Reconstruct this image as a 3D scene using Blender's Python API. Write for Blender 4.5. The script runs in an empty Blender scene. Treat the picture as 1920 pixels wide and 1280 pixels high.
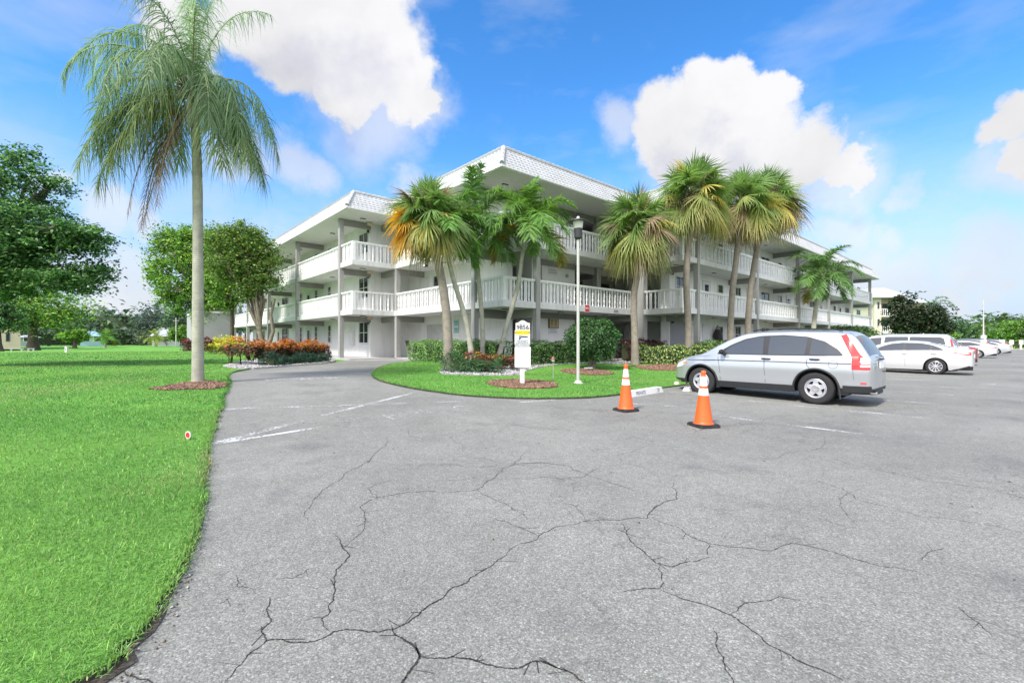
import bpy, bmesh, math, random
import numpy as np
from math import sin, cos, pi, radians, sqrt, atan2
from mathutils import Vector, Matrix

random.seed(7)
rng = np.random.default_rng(11)
C = bpy.context.scene.collection
F = 854.6          # focal length of the photograph in its own pixels (1920 wide)
CAMZ = 1.40
AX, AY = -0.37, 19.3                      # front corner of the apartment block
RX, RY = 0.750, 0.661                     # direction of its right facade
LX, LY = -0.661, 0.750                    # direction of its left facade
ROT = atan2(RY, RX)

def uv(u, v):
    return (AX + u*RX + v*LX, AY + u*RY + v*LY)

def to_uv(x, y):
    dx, dy = x-AX, y-AY
    return (dx*RX+dy*RY, dx*LX+dy*LY)

VK = (-11.5, -7.8, 0.0)
def hv(v):
    if v <= -11.5: return 0.0
    if v <= -7.8: return 0.062*(v+11.5)/3.7
    if v <= 0.0: return 0.062+0.338*(v+7.8)/7.8
    return 0.40

def H(x, y):
    return hv(to_uv(x, y)[1])

def gp(px, py):
    """Where the sight line through a point of the photograph meets the ground: used once, to find real places."""
    z = 0.2
    r = (px-960)/F; s = (py-640)/F
    for _ in range(40):
        Y = (CAMZ-z)/s
        z = 0.5*z+0.5*H(r*Y, Y)
    return (r*Y, Y, z)

def onv(px, v):
    """u of the point of the line v = const seen at column px"""
    r = (px-960)/F
    ax, ay = AX+v*LX, AY+v*LY
    return (r*ay-ax)/(RX-r*RY)

def onu(px, u):
    r = (px-960)/F
    ax, ay = AX+u*RX, AY+u*RY
    return (r*ay-ax)/(LX-r*LY)

# ------------------------------------------------------------------ objects
def empty(name, loc=(0, 0, 0), rz=0.0, parent=None):
    o = bpy.data.objects.new(name, None); C.objects.link(o)
    o.location = loc; o.rotation_euler = (0, 0, rz)
    if parent: o.parent = parent
    return o

def tag(o, label=None, cat=None, group=None, kind=None):
    if label: o['label'] = label
    if cat: o['category'] = cat
    if group: o['group'] = group
    if kind: o['kind'] = kind
    return o

def copy_tree(o, parent=None):
    c = o.copy(); C.objects.link(c); c.parent = parent
    for ch in list(o.children): copy_tree(ch, c)
    return c

class MB:
    def __init__(s):
        s.v = []; s.f = []; s.m = []
    def add(s, vs, fs, mi=0):
        b = len(s.v); s.v += [tuple(p) for p in vs]
        s.f += [tuple(b+i for i in f) for f in fs]; s.m += [mi]*len(fs)
        return s
    def box(s, x0, x1, y0, y1, z0, z1, mi=0):
        vs = [(x0,y0,z0),(x1,y0,z0),(x1,y1,z0),(x0,y1,z0),(x0,y0,z1),(x1,y0,z1),(x1,y1,z1),(x0,y1,z1)]
        return s.add(vs, [(0,3,2,1),(4,5,6,7),(0,1,5,4),(1,2,6,5),(2,3,7,6),(3,0,4,7)], mi)
    def bar(s, p, q, w, h, mi=0):
        p = Vector(p); q = Vector(q); d = (q-p).normalized()
        up = Vector((0,0,1)) if abs(d.z) < .95 else Vector((1,0,0))
        a = d.cross(up).normalized()*(w/2); b = a.cross(d).normalized()*(h/2)
        vs = [p-a-b, p+a-b, p+a+b, p-a+b, q-a-b, q+a-b, q+a+b, q-a+b]
        return s.add(vs, [(0,1,2,3),(7,6,5,4),(0,4,5,1),(1,5,6,2),(2,6,7,3),(3,7,4,0)], mi)
    def prism(s, poly, z0, z1, mi=0, top=True, bot=True):
        n = len(poly)
        vs = [(p[0],p[1],z0) for p in poly]+[(p[0],p[1],z1) for p in poly]
        fs = [(i,(i+1)%n,n+(i+1)%n,n+i) for i in range(n)]
        if bot: fs.append(tuple(range(n-1,-1,-1)))
        if top: fs.append(tuple(range(n,2*n)))
        return s.add(vs, fs, mi)
    def tube(s, pts, rad, n=8, mi=0, cap=True):
        pts = [Vector(p) for p in pts]
        if not hasattr(rad, '__len__'): rad = [rad]*len(pts)
        b = len(s.v); prev = None
        for i, p in enumerate(pts):
            d = (pts[min(i+1,len(pts)-1)]-pts[max(i-1,0)])
            d = d.normalized() if d.length > 1e-9 else Vector((0,0,1))
            if prev is None:
                a = d.cross(Vector((0.31,0.95,0.05))).normalized()
            else:
                a = (prev-d*prev.dot(d)).normalized()
            prev = a; c = d.cross(a)
            for k in range(n):
                t = 2*pi*k/n
                q = p+(a*cos(t)+c*sin(t))*rad[i]; s.v.append((q.x,q.y,q.z))
        for i in range(len(pts)-1):
            for k in range(n):
                s.f.append((b+i*n+k, b+i*n+(k+1)%n, b+(i+1)*n+(k+1)%n, b+(i+1)*n+k)); s.m.append(mi)
        if cap:
            s.f.append(tuple(b+k for k in range(n-1,-1,-1))); s.m.append(mi)
            e = b+(len(pts)-1)*n
            s.f.append(tuple(e+k for k in range(n))); s.m.append(mi)
        return s
    def lathe(s, prof, n=16, c=(0,0,0), mi=0, axis='z'):
        b = len(s.v)
        for r, z in prof:
            for k in range(n):
                t = 2*pi*k/n; x, y = r*cos(t), r*sin(t)
                if axis == 'z': q = (c[0]+x, c[1]+y, c[2]+z)
                else: q = (c[0]+x, c[1]+z, c[2]+y)
                s.v.append(q)
        for i in range(len(prof)-1):
            for k in range(n):
                s.f.append((b+i*n+k, b+i*n+(k+1)%n, b+(i+1)*n+(k+1)%n, b+(i+1)*n+k)); s.m.append(mi)
        return s
    def build(s, name, mats, parent=None, smooth=False, angle=35, loc=None, rz=None):
        me = bpy.data.meshes.new(name)
        me.from_pydata(s.v, [], s.f)
        if not isinstance(mats, (list, tuple)): mats = [mats]
        for m in mats: me.materials.append(m)
        if len(mats) > 1: me.polygons.foreach_set('material_index', s.m)
        bm = bmesh.new(); bm.from_mesh(me)
        bmesh.ops.recalc_face_normals(bm, faces=bm.faces); bm.to_mesh(me); bm.free()
        if smooth:
            me.polygons.foreach_set('use_smooth', [True]*len(me.polygons))
            me.set_sharp_from_angle(angle=radians(angle))
        me.update()
        o = bpy.data.objects.new(name, me); C.objects.link(o)
        if parent: o.parent = parent
        if loc: o.location = loc
        if rz is not None: o.rotation_euler = (0, 0, rz)
        return o

def np_mesh(name, V, Q, col, m, parent=None, loc=None):
    me = bpy.data.meshes.new(name)
    V = np.ascontiguousarray(V, dtype=np.float32); Q = np.ascontiguousarray(Q, dtype=np.int32)
    k = Q.shape[1]
    me.vertices.add(len(V)); me.vertices.foreach_set('co', V.ravel())
    me.loops.add(Q.size); me.loops.foreach_set('vertex_index', Q.ravel())
    me.polygons.add(len(Q)); me.polygons.foreach_set('loop_start', np.arange(0, Q.size, k, dtype=np.int32))
    me.polygons.foreach_set('loop_total', np.full(len(Q), k, dtype=np.int32))
    me.update(calc_edges=True)
    if col is not None:
        a = me.color_attributes.new('col', 'FLOAT_COLOR', 'POINT')
        cc = np.ones((len(V), 4), dtype=np.float32); cc[:, :3] = col
        a.data.foreach_set('color', cc.ravel())
    me.materials.append(m)
    o = bpy.data.objects.new(name, me); C.objects.link(o)
    if parent: o.parent = parent
    if loc is not None: o.location = loc
    return o

# ------------------------------------------------------------------ materials
class NT:
    def __init__(s, m):
        m.use_nodes = True; s.t = m.node_tree; s.t.nodes.clear()
    def n(s, typ, **kw):
        nd = s.t.nodes.new(typ)
        for k, v in kw.items():
            if k == 'inp':
                for a, b in v.items():
                    if isinstance(b, bpy.types.NodeSocket): s.t.links.new(b, nd.inputs[a])
                    else: nd.inputs[a].default_value = b
            else: setattr(nd, k, v)
        return nd
    def link(s, a, b): s.t.links.new(a, b)
    def math(s, op, a, b=0.0, c=0.0, clamp=False):
        nd = s.t.nodes.new('ShaderNodeMath'); nd.operation = op; nd.use_clamp = clamp
        for i, x in enumerate((a, b, c)):
            if isinstance(x, bpy.types.NodeSocket): s.t.links.new(x, nd.inputs[i])
            else: nd.inputs[i].default_value = x
        return nd.outputs[0]
    def noise(s, vec, scale, detail=4, rough=.55, out='Fac'):
        nd = s.n('ShaderNodeTexNoise', inp={'Scale': scale, 'Detail': detail, 'Roughness': rough})
        if vec is not None: s.link(vec, nd.inputs['Vector'])
        return nd.outputs[out]
    def ramp(s, fac, stops, interp='LINEAR'):
        nd = s.t.nodes.new('ShaderNodeValToRGB'); nd.color_ramp.interpolation = interp
        e = nd.color_ramp.elements
        while len(e) > 1: e.remove(e[-1])
        for i, (p, c) in enumerate(stops):
            el = e[0] if i == 0 else e.new(p)
            el.position = p; el.color = (c[0], c[1], c[2], 1)
        s.link(fac, nd.inputs[0]); return nd.outputs[0]
    def mix(s, fac, a, b, blend='MIX'):
        nd = s.t.nodes.new('ShaderNodeMix'); nd.data_type = 'RGBA'; nd.blend_type = blend
        for i, x in ((0, fac), (6, a), (7, b)):
            if isinstance(x, bpy.types.NodeSocket): s.link(x, nd.inputs[i])
            elif i == 0: nd.inputs[0].default_value = x
            else: nd.inputs[i].default_value = (x[0], x[1], x[2], 1)
        return nd.outputs[2]
    def mapr(s, v, a, b, c=0.0, d=1.0, smooth=False):
        nd = s.t.nodes.new('ShaderNodeMapRange')
        if smooth: nd.interpolation_type = 'SMOOTHSTEP'
        s.link(v, nd.inputs[0])
        for i, x in enumerate((a, b, c, d)): nd.inputs[i+1].default_value = x
        return nd.outputs[0]

MATS = {}
def mat(name, col, rough=.6, metal=0.0, var=0.12, scale=3.0, bump=0.0, bscale=40.0, coat=0.0, spec=None, dirt=0.0, fine=0.0, streak=0.0):
    if name in MATS: return MATS[name]
    m = bpy.data.materials.new(name); t = NT(m)
    tc = t.n('ShaderNodeTexCoord').outputs['Object']
    nz = t.noise(tc, scale, 5)
    f = t.mapr(nz, .3, .7, 1-var, 1+var)
    base = t.mix(1.0, col, (1,1,1), 'MULTIPLY')
    nd = t.n('ShaderNodeVectorMath', operation='SCALE'); nd.inputs[0].default_value = col[:3]; t.link(f, nd.inputs['Scale'])
    base = nd.outputs[0]
    if dirt > 0:
        d = t.mapr(t.noise(tc, scale*.45, 6, .7), .52, .75, 0, dirt)
        base = t.mix(d, base, (col[0]*.45, col[1]*.42, col[2]*.36))
    if streak > 0:
        mp = t.n('ShaderNodeMapping'); mp.inputs['Scale'].default_value = (5.0, 5.0, .35); t.link(tc, mp.inputs[0])
        sf = t.mapr(t.noise(mp.outputs[0], 1.0, 6, .7), .50, .78, 0, streak)
        base = t.mix(sf, base, (col[0]*.48, col[1]*.46, col[2]*.42))
    if fine > 0:
        fz = t.mapr(t.noise(tc, 90, 2), .35, .65, 1-fine, 1+fine)
        n2 = t.n('ShaderNodeVectorMath', operation='SCALE'); t.link(base, n2.inputs[0]); t.link(fz, n2.inputs['Scale']); base = n2.outputs[0]
    p = t.n('ShaderNodeBsdfPrincipled', inp={'Roughness': rough, 'Metallic': metal})
    t.link(base, p.inputs['Base Color'])
    if coat: p.inputs['Coat Weight'].default_value = coat; p.inputs['Coat Roughness'].default_value = .04
    if spec is not None: p.inputs['Specular IOR Level'].default_value = spec
    if bump:
        b = t.n('ShaderNodeBump', inp={'Strength': bump, 'Distance': .01})
        t.link(t.noise(tc, bscale, 4), b.inputs['Height']); t.link(b.outputs[0], p.inputs['Normal'])
    o = t.n('ShaderNodeOutputMaterial'); t.link(p.outputs[0], o.inputs[0])
    MATS[name] = m; return m

def leafmat(name, trans=.3, rough=.5):
    m = bpy.data.materials.new(name); t = NT(m)
    a = t.n('ShaderNodeAttribute', attribute_name='col').outputs['Color']
    p = t.n('ShaderNodeBsdfPrincipled', inp={'Roughness': rough, 'Specular IOR Level': .35}); t.link(a, p.inputs['Base Color'])
    tr = t.n('ShaderNodeBsdfTranslucent'); hs = t.n('ShaderNodeHueSaturation', inp={'Hue': .485, 'Saturation': 1.15, 'Value': 1.5}); t.link(a, hs.inputs['Color']); t.link(hs.outputs[0], tr.inputs[0])
    mx = t.n('ShaderNodeMixShader', inp={0: trans}); t.link(p.outputs[0], mx.inputs[1]); t.link(tr.outputs[0], mx.inputs[2])
    o = t.n('ShaderNodeOutputMaterial'); t.link(mx.outputs[0], o.inputs[0]); return m

M_leaf = leafmat('leaf'); M_palm = leafmat('palm_leaf', .38, .5); M_blade = leafmat('grass_blade', .3, .6)
WALL = mat('painted_stucco', (.76,.755,.73), .85, var=.05, scale=.7, bump=.25, bscale=60, dirt=.10, streak=.35)
SOFF = mat('soffit_paint', (.70,.69,.67), .85, var=.03)
SLAB = mat('slab_paint', (.64,.635,.625), .8, var=.05, scale=1.2, dirt=.15, streak=.55)
RAIL = mat('rail_white', (.78,.77,.76), .6, var=.03)
COLM = mat('column_grey', (.33,.325,.31), .8, var=.06, dirt=.2, streak=.5)
BEAM = mat('beam_grey', (.27,.26,.245), .85, var=.05)
ROOF = mat('roof_tile_white', (.42,.425,.43), .75, var=.08, scale=1.6, dirt=.22)
TRIM = mat('white_trim', (.68,.67,.65), .6, var=.03)
GLASS = mat('window_glass', (.025,.032,.035), .06, var=.1, spec=.8)
DOORW = mat('door_white', (.68,.67,.65), .5, var=.03)
DOORG = mat('door_grey', (.25,.25,.26), .6, var=.05)
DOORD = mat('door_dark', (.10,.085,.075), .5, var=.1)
CONC = mat('concrete', (.40,.39,.38), .9, var=.1, scale=2, fine=.1, dirt=.2)
DARKM = mat('dark_metal', (.03,.03,.032), .45)
# ================================================================== GROUND
def inside(poly, X, Y):
    poly = np.array(poly)[:, :2]; x0, y0 = poly[:, 0], poly[:, 1]; x1, y1 = np.roll(x0, -1), np.roll(y0, -1)
    r = np.zeros(len(X), dtype=bool)
    for a, b, c, d in zip(x0, y0, x1, y1):
        k = ((b > Y) != (d > Y))
        if b == d: continue
        xi = (c-a)*(Y-b)/(d-b)+a
        r ^= (k & (X < xi))
    return r

def Hn(X, Y):
    v = (X-AX)*LX+(Y-AY)*LY
    return np.interp(v, [-99, -11.5, -7.8, 0, 999], [0, 0, .062, .4, .4])

def rough_poly(pts, step=.12, amp=.02, seed=1, skip=()):
    rd = random.Random(seed); out = []
    n = len(pts)
    for i in range(n):
        a, b = pts[i], pts[(i+1) % n]
        out.append((a[0], a[1]))
        if i in skip: continue
        L = math.hypot(b[0]-a[0], b[1]-a[1])
        if L > 30: continue
        k = max(1, int(L/max(step, .008*math.hypot(a[0], a[1]))))
        nx, ny = -(b[1]-a[1])/max(L, 1e-6), (b[0]-a[0])/max(L, 1e-6); w = 0
        for j in range(1, k):
            w = .6*w+rd.uniform(-amp, amp); t = j/k
            out.append((a[0]+(b[0]-a[0])*t+nx*w, a[1]+(b[1]-a[1])*t+ny*w))
    return out

def smooth_line(pts, k=4):
    out = []
    P = [pts[0]]+list(pts)+[pts[-1]]
    for i in range(1, len(P)-2):
        a, b, c, d = [np.array(q[:2]) for q in P[i-1:i+3]]
        for j in range(k):
            t = j/k
            q = .5*((2*b)+(-a+c)*t+(2*a-5*b+4*c-d)*t*t+(-a+3*b-3*c+d)*t**3)
            out.append((float(q[0]), float(q[1])))
    out.append(tuple(pts[-1][:2])); return out

def sheet(name, poly, dz, mats, skirt=0.0, kind='structure', parent=None, label=None):
    bm = bmesh.new()
    vs = [bm.verts.new((p[0], p[1], 0)) for p in poly]
    f = bm.faces.new(vs); f.normal_update()
    if f.normal.z < 0: f.normal_flip()
    bmesh.ops.triangulate(bm, faces=bm.faces[:])
    for v in VK[:] + (12.0,):
        p = uv(0, v)
        bmesh.ops.bisect_plane(bm, geom=bm.verts[:]+bm.edges[:]+bm.faces[:], plane_co=(p[0], p[1], 0), plane_no=(LX, LY, 0))
    for q in bm.verts: q.co.z = H(q.co.x, q.co.y)+dz
    if skirt:
        be = [e for e in bm.edges if e.is_boundary]
        r = bmesh.ops.extrude_edge_only(bm, edges=be)
        for q in r['geom']:
            if isinstance(q, bmesh.types.BMVert): q.co.z -= skirt
        nf = [q for q in r['geom'] if isinstance(q, bmesh.types.BMFace)]
        for q in nf: q.material_index = 1 if len(mats) > 1 else 0
    me = bpy.data.meshes.new(name); bm.to_mesh(me); bm.free()
    for m in mats: me.materials.append(m)
    o = bpy.data.objects.new(name, me); C.objects.link(o)
    if parent: o.parent = parent
    else: o['kind'] = kind
    return o

def asphalt_mat():
    m = bpy.data.materials.new('asphalt'); t = NT(m)
    tc = t.n('ShaderNodeTexCoord').outputs['Object']
    vo = t.n('ShaderNodeTexVoronoi', inp={'Scale': 108.0}); t.link(tc, vo.inputs['Vector'])
    cell = t.n('ShaderNodeSeparateColor'); t.link(vo.outputs['Color'], cell.inputs[0])
    vo2 = t.n('ShaderNodeTexVoronoi', inp={'Scale': 210.0}); t.link(tc, vo2.inputs['Vector'])
    c2 = t.n('ShaderNodeSeparateColor'); t.link(vo2.outputs['Color'], c2.inputs[0])
    base = t.ramp(cell.outputs[0], [(0, (0.130,0.128,0.112)), (.35, (0.210,0.208,0.185)), (.7, (0.270,0.268,0.240)), (.93, (0.354,0.353,0.316)), (1, (0.503,0.498,0.452))])
    b2 = t.ramp(c2.outputs[1], [(0, (0.140,0.137,0.122)), (.6, (0.242,0.241,0.215)), (1, (0.392,0.391,0.348))])
    base = t.mix(.45, base, b2)
    edge = t.mapr(vo.outputs['Distance'], .25, .75, 1.0, .74)
    g = t.n('ShaderNodeVectorMath', operation='SCALE'); t.link(base, g.inputs[0]); t.link(edge, g.inputs['Scale'])
    big = t.mapr(t.noise(tc, .23, 5, .6), .33, .67, .84, 1.12)
    mid = t.mapr(t.noise(tc, 1.7, 5, .65), .3, .7, .90, 1.08)
    fi = t.mapr(t.noise(tc, 11, 3, .6), .3, .7, .92, 1.07)
    k = t.math('MULTIPLY', t.math('MULTIPLY', big, mid), fi)
    g2 = t.n('ShaderNodeVectorMath', operation='SCALE'); t.link(g.outputs[0], g2.inputs[0]); t.link(k, g2.inputs['Scale'])
    # oil and tyre stains, worn brownish wheel paths
    st = t.mapr(t.noise(tc, .62, 6, .72), .55, .72, 0, .48)
    col = t.mix(st, g2.outputs[0], (.075,.077,.082))
    br = t.mapr(t.noise(tc, .11, 3, .5), .52, .70, 0, .28)
    col = t.mix(br, col, (.23,.215,.20))
    # hairline crazing, only in patches
    wv = t.n('ShaderNodeVectorMath', operation='ADD'); ns = t.n('ShaderNodeTexNoise', inp={'Scale': 2.2, 'Detail': 6}); t.link(tc, ns.inputs['Vector'])
    sc = t.n('ShaderNodeVectorMath', operation='SCALE'); t.link(ns.outputs['Color'], sc.inputs[0]); sc.inputs['Scale'].default_value = .9
    t.link(tc, wv.inputs[0]); t.link(sc.outputs[0], wv.inputs[1])
    ve = t.n('ShaderNodeTexVoronoi', feature='DISTANCE_TO_EDGE', inp={'Scale': .75}); t.link(wv.outputs[0], ve.inputs['Vector'])
    cr = t.mapr(ve.outputs['Distance'], .0, .0085, 1, 0)
    pm = t.mapr(t.noise(tc, .35, 3), .44, .58, 0, .55)
    col = t.mix(t.math('MULTIPLY', cr, pm), col, (.06,.058,.055))
    p = t.n('ShaderNodeBsdfPrincipled', inp={'Roughness': .86, 'Specular IOR Level': .3}); t.link(col, p.inputs['Base Color'])
    b = t.n('ShaderNodeBump', inp={'Strength': .35, 'Distance': .005}); t.link(vo.outputs['Distance'], b.inputs['Height']); b.invert = True
    t.link(b.outputs[0], p.inputs['Normal'])
    o = t.n('ShaderNodeOutputMaterial'); t.link(p.outputs[0], o.inputs[0]); return m

def lawn_mat():
    m = bpy.data.materials.new('lawn'); t = NT(m)
    tc = t.n('ShaderNodeTexCoord').outputs['Object']
    a = t.noise(tc, 45, 4, .7); b = t.noise(tc, .8, 5, .6); c = t.noise(tc, .16, 5, .6)
    col = t.ramp(a, [(.3, (.045,.12,.025)), (.5, (.11,.27,.045)), (.7, (.20,.42,.075))])
    col = t.mix(t.mapr(b, .42, .72, 0, .55), col, (.18,.40,.065))
    col = t.mix(t.mapr(c, .5, .7, 0, .4), col, (.24,.45,.085))
    dry = t.mapr(t.noise(tc, 1.1, 6, .7), .62, .74, 0, .5)
    col = t.mix(dry, col, (.20,.22,.08))
    p = t.n('ShaderNodeBsdfPrincipled', inp={'Roughness': .9, 'Specular IOR Level': .15}); t.link(col, p.inputs['Base Color'])
    bp = t.n('ShaderNodeBump', inp={'Strength': .9, 'Distance': .03}); t.link(a, bp.inputs['Height']); t.link(bp.outputs[0], p.inputs['Normal'])
    o = t.n('ShaderNodeOutputMaterial'); t.link(p.outputs[0], o.inputs[0]); return m

ASPH = asphalt_mat(); LAWN = lawn_mat()
DIRT = mat('edge_dirt', (.060,.050,.040), .95, var=.5, scale=9, bump=.5)
MULCH = mat('mulch', (.16,.085,.055), .95, var=.5, scale=26, bump=1.0, bscale=60, dirt=.6)
GRAV = mat('gravel_bed', (.27,.27,.265), .95, var=.45, scale=30, bump=1.0, bscale=70, fine=.3)

LEpx = [(165,1280),(207,1235),(262,1190),(302,1130),(335,1075),(362,1010),(377,950),(382,900),(386,860),(390,832),(402,800),(415,765),(420,745),(431,718),(428,707),(433,700),(455,694.5),(480,691)]
LE = smooth_line([(-4.2,-16),(-3.4,-3),(-2.35,.9)]+[gp(*p)[:2] for p in LEpx], 4)
ISpx = [(775,679),(740,682),(718,688),(702,697),(699,706),(712,714),(740,722),(775,729),(820,736),(880,743),(960,747.5),(1040,748),(1100,746.5),(1150,742),(1195,735)]
IS = smooth_line([gp(*p)[:2] for p in ISpx], 4)
u_is = to_uv(*IS[-1])[0]
ISL = IS+[uv(u_is+.7, -7.8), uv(105, -7.8), uv(105, -2.6), uv(9.6, -2.6), uv(9.6, .3), uv(.3, .3), uv(.3, 7.2)]
drive_top = [gp(500,690)[:2], gp(560,685)[:2], gp(612,681)[:2], uv(-2.9, 9.2), uv(-2.4, 10.2), uv(.3, 10.2)]
road_poly = LE+drive_top+IS+[uv(u_is+.7, -7.8), uv(118, -7.8), uv(118, -60), uv(-12, -60)]

# terrain: one sheet out to the horizon
def ground():
    def far(x, y):
        z = -.03
        if x < -20 and y > 30:
            w = min(1, (-x-20)/10)
            t = (y-46)/40
            if 0 < t < 1: z -= .55*w*sin(pi*t)**2
        return z
    us = [-3000,-1500,-700,-350,-220,-160,-120]+list(range(-96, 140, 6))+[170,220,350,700,1500,3000]
    vsl = [-3000,-1500,-700,-350,-200,-120,-80,-50,-30,-11.5,-7.8,0,12]+list(range(18, 160, 6))+[190,250,400,800,1600,3000]
    mb = MB()
    for v in vsl:
        for u in us:
            x, y = uv(u, v); mb.v.append((x, y, H(x, y)+far(x, y)))
    n = len(us)
    for j in range(len(vsl)-1):
        for i in range(n-1):
            mb.f.append((j*n+i, j*n+i+1, (j+1)*n+i+1, (j+1)*n+i)); mb.m.append(0)
    o = mb.build('ground', LAWN); o['kind'] = 'structure'
ground()
sheet('parking_lot', road_poly, 0.0, [ASPH])
lawnL_poly = rough_poly(LE, .09, .034, 3, skip=(len(LE)-1,))[:-1]
LL = [p for p in lawnL_poly if True]
left_lawn = LL+[gp(455,694)[:2], gp(425,690.5)[:2], gp(418,687)[:2], gp(445,681)[:2], gp(500,674)[:2], uv(-5.2,12), uv(-5.2,41), uv(-9,42), uv(-40,42), uv(-40,-40)]
sheet('lawn', left_lawn, .035, [LAWN, DIRT], skirt=.07)
isl_rough = rough_poly(ISL, .1, .015, 5)
sheet('lawn_island', isl_rough, .035, [LAWN, DIRT], skirt=.07)

gravL = [gp(*p)[:2] for p in [(418,688.5),(445,692),(475,692.5),(500,690.5),(560,685.5),(612,681.3),(628,676),(600,671),(540,671.5),(480,675),(440,681.5)]]
gravL = rough_poly(smooth_line(gravL, 3), .15, .02, 8)
sheet('gravel_bed', gravL, .047, [GRAV, CONC], skirt=.08)
gravI_px = [(757,676.5),(790,677),(822,679.5),(828,685),(833,692),(824,698.5),(833,703.3),(872,705),(934,706.3),(973,705),(986,698),(1000,693.4),(1021,688.9),(1054,684.4),(1090,682.6),(1130,682.3),(1160,684.5)]
gravI = smooth_line([gp(*p)[:2] for p in gravI_px], 3)+[uv(9.2,-2.2), uv(9.2,-.0), uv(.4,.0), uv(.25,5.5)]
sheet('gravel_bed', gravI, .047, [GRAV, CONC], skirt=.03)

def ringpoly(cx, cy, rx, ry, n=28, seed=1):
    rd = random.Random(seed)
    return [(cx+rx*cos(2*pi*k/n)*rd.uniform(.93, 1.05), cy+ry*sin(2*pi*k/n)*rd.uniform(.93, 1.05)) for k in range(n)]
g0 = gp(979,722); mulchA = ringpoly(g0[0], g0[1], 1.02, 1.02)
g1 = gp(1100,699); mulchB = ringpoly(g1[0], g1[1], 1.0, 1.1, seed=2)
mulchC = [gp(*p)[:2] for p in [(278,733),(300,729),(335,722.5),(372,718),(400,718),(427,722),(426,728),(400,732.5),(350,733.5),(310,735)]]
mulchD = [gp(*p)[:2] for p in [(1160,690),(1185,687),(1200,693),(1230,696.5),(1280,697)]]+[uv(30,-5.2), uv(30,-3.0), uv(9.9,-3.0)]
for i, mp in enumerate((mulchA, mulchB, mulchC, mulchD)):
    sheet('mulch_bed', mp, .052, [MULCH], skirt=.03)

# concrete walk under the galleries
walk = [(-2.75,9.6),(-.05,9.6),(-.05,-.15),(9.6,-.15),(9.6,-2.95),(53.6,-2.95),(53.6,-.4),(12,-.4),(12,5),(2.3,5),(2.3,12.2),(-.2,12.2),(-.2,42.3),(-2.75,42.3)]
sheet('walkway', [uv(*p) for p in walk], .055, [CONC], skirt=.09)
sheet('walkway', [uv(*p) for p in [(-3.6,8.4),(-.1,6.6),(-.12,9.55),(-2.8,9.55)]], .012, [mat('old_concrete', (.27,.265,.26), .9, var=.15, scale=2, dirt=.4)], skirt=.02)

# ------------------------------------------------ paint
def paint_mat(name, wear, col=(.72,.72,.72)):
    m = bpy.data.materials.new(name); t = NT(m)
    tc = t.n('ShaderNodeTexCoord').outputs['Object']
    p = t.n('ShaderNodeBsdfPrincipled', inp={'Base Color': col+(1,), 'Roughness': .8})
    tr = t.n('ShaderNodeBsdfTransparent')
    f = t.math('ADD', t.mapr(t.noise(tc, 26, 5, .75), .3, .7), t.mapr(t.noise(tc, 1.3, 3), .3, .7, -.35, .35))
    a = t.mapr(f, wear, wear+.3)
    mx = t.n('ShaderNodeMixShader'); t.link(a, mx.inputs[0]); t.link(tr.outputs[0], mx.inputs[1]); t.link(p.outputs[0], mx.inputs[2])
    o = t.n('ShaderNodeOutputMaterial'); t.link(mx.outputs[0], o.inputs[0]); return m
P1 = paint_mat('road_paint_worn', .38, (.50,.50,.49)); P2 = paint_mat('road_paint_faint', .50, (.46,.46,.45)); P3 = paint_mat('road_paint_old', .50, (.54,.54,.53))

def drape_mesh(name, polys, dz, m):
    """polys: list of convex outlines in world xy"""
    bm = bmesh.new()
    for P in polys:
        try: bm.faces.new([bm.verts.new((p[0], p[1], 0)) for p in P])
        except ValueError: pass
    for v in VK:
        p = uv(0, v)
        bmesh.ops.bisect_plane(bm, geom=bm.verts[:]+bm.edges[:]+bm.faces[:], plane_co=(p[0], p[1], 0), plane_no=(LX, LY, 0))
    for f in bm.faces:
        f.normal_update()
        if f.normal.z < 0: f.normal_flip()
    for q in bm.verts: q.co.z = H(q.co.x, q.co.y)+dz
    me = bpy.data.meshes.new(name); bm.to_mesh(me); bm.free(); me.materials.append(m)
    o = bpy.data.objects.new(name, me); C.objects.link(o); o['kind'] = 'structure'; return o

def line_poly(a, b, w, seg=1):
    d = math.hypot(b[0]-a[0], b[1]-a[1]); nx, ny = -(b[1]-a[1])/d*w/2, (b[0]-a[0])/d*w/2
    return [(a[0]+nx, a[1]+ny), (b[0]+nx, b[1]+ny), (b[0]-nx, b[1]-ny), (a[0]-nx, a[1]-ny)]
lp = []
for k in range(28):
    u = -3.95+2.67*k
    if k == 0: a, b = uv(u, -10.6), uv(u, -13.42)
    else: a, b = uv(u, -8.35), uv(u, -13.42)
    lp.append(line_poly(a, b, .10))
drape_mesh('road_marking', lp, .004, P1 if False else P3)
lp = []
for k in range(-1, 24):
    a, b = uv(5.6+2.67*k, -20.5), uv(5.6+2.67*k, -25.5)
drape_mesh('road_marking', [line_poly(gp(388,835), gp(597,781), .14), line_poly(gp(600,780), gp(795,731.5), .10), line_poly(gp(390,834), gp(600,801), .10), line_poly(gp(421,767.5), gp(480,764), .10)], .004, P1)
drape_mesh('road_marking', [line_poly(gp(527,757), gp(615,748), .09), line_poly(gp(600,801), gp(680,791), .11), line_poly(gp(480,764), gp(640,761), .09), line_poly(gp(640,760), gp(905,751), .08), line_poly(gp(975,754), gp(1040,750), .10), line_poly(gp(1100,752), gp(1290,763), .08)], .0045, P3)
# short cross marks near the far stalls
drape_mesh('road_marking', [line_poly(uv(9.3,-13.5), uv(9.3,-14.0), .35)], .004, P1)

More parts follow.
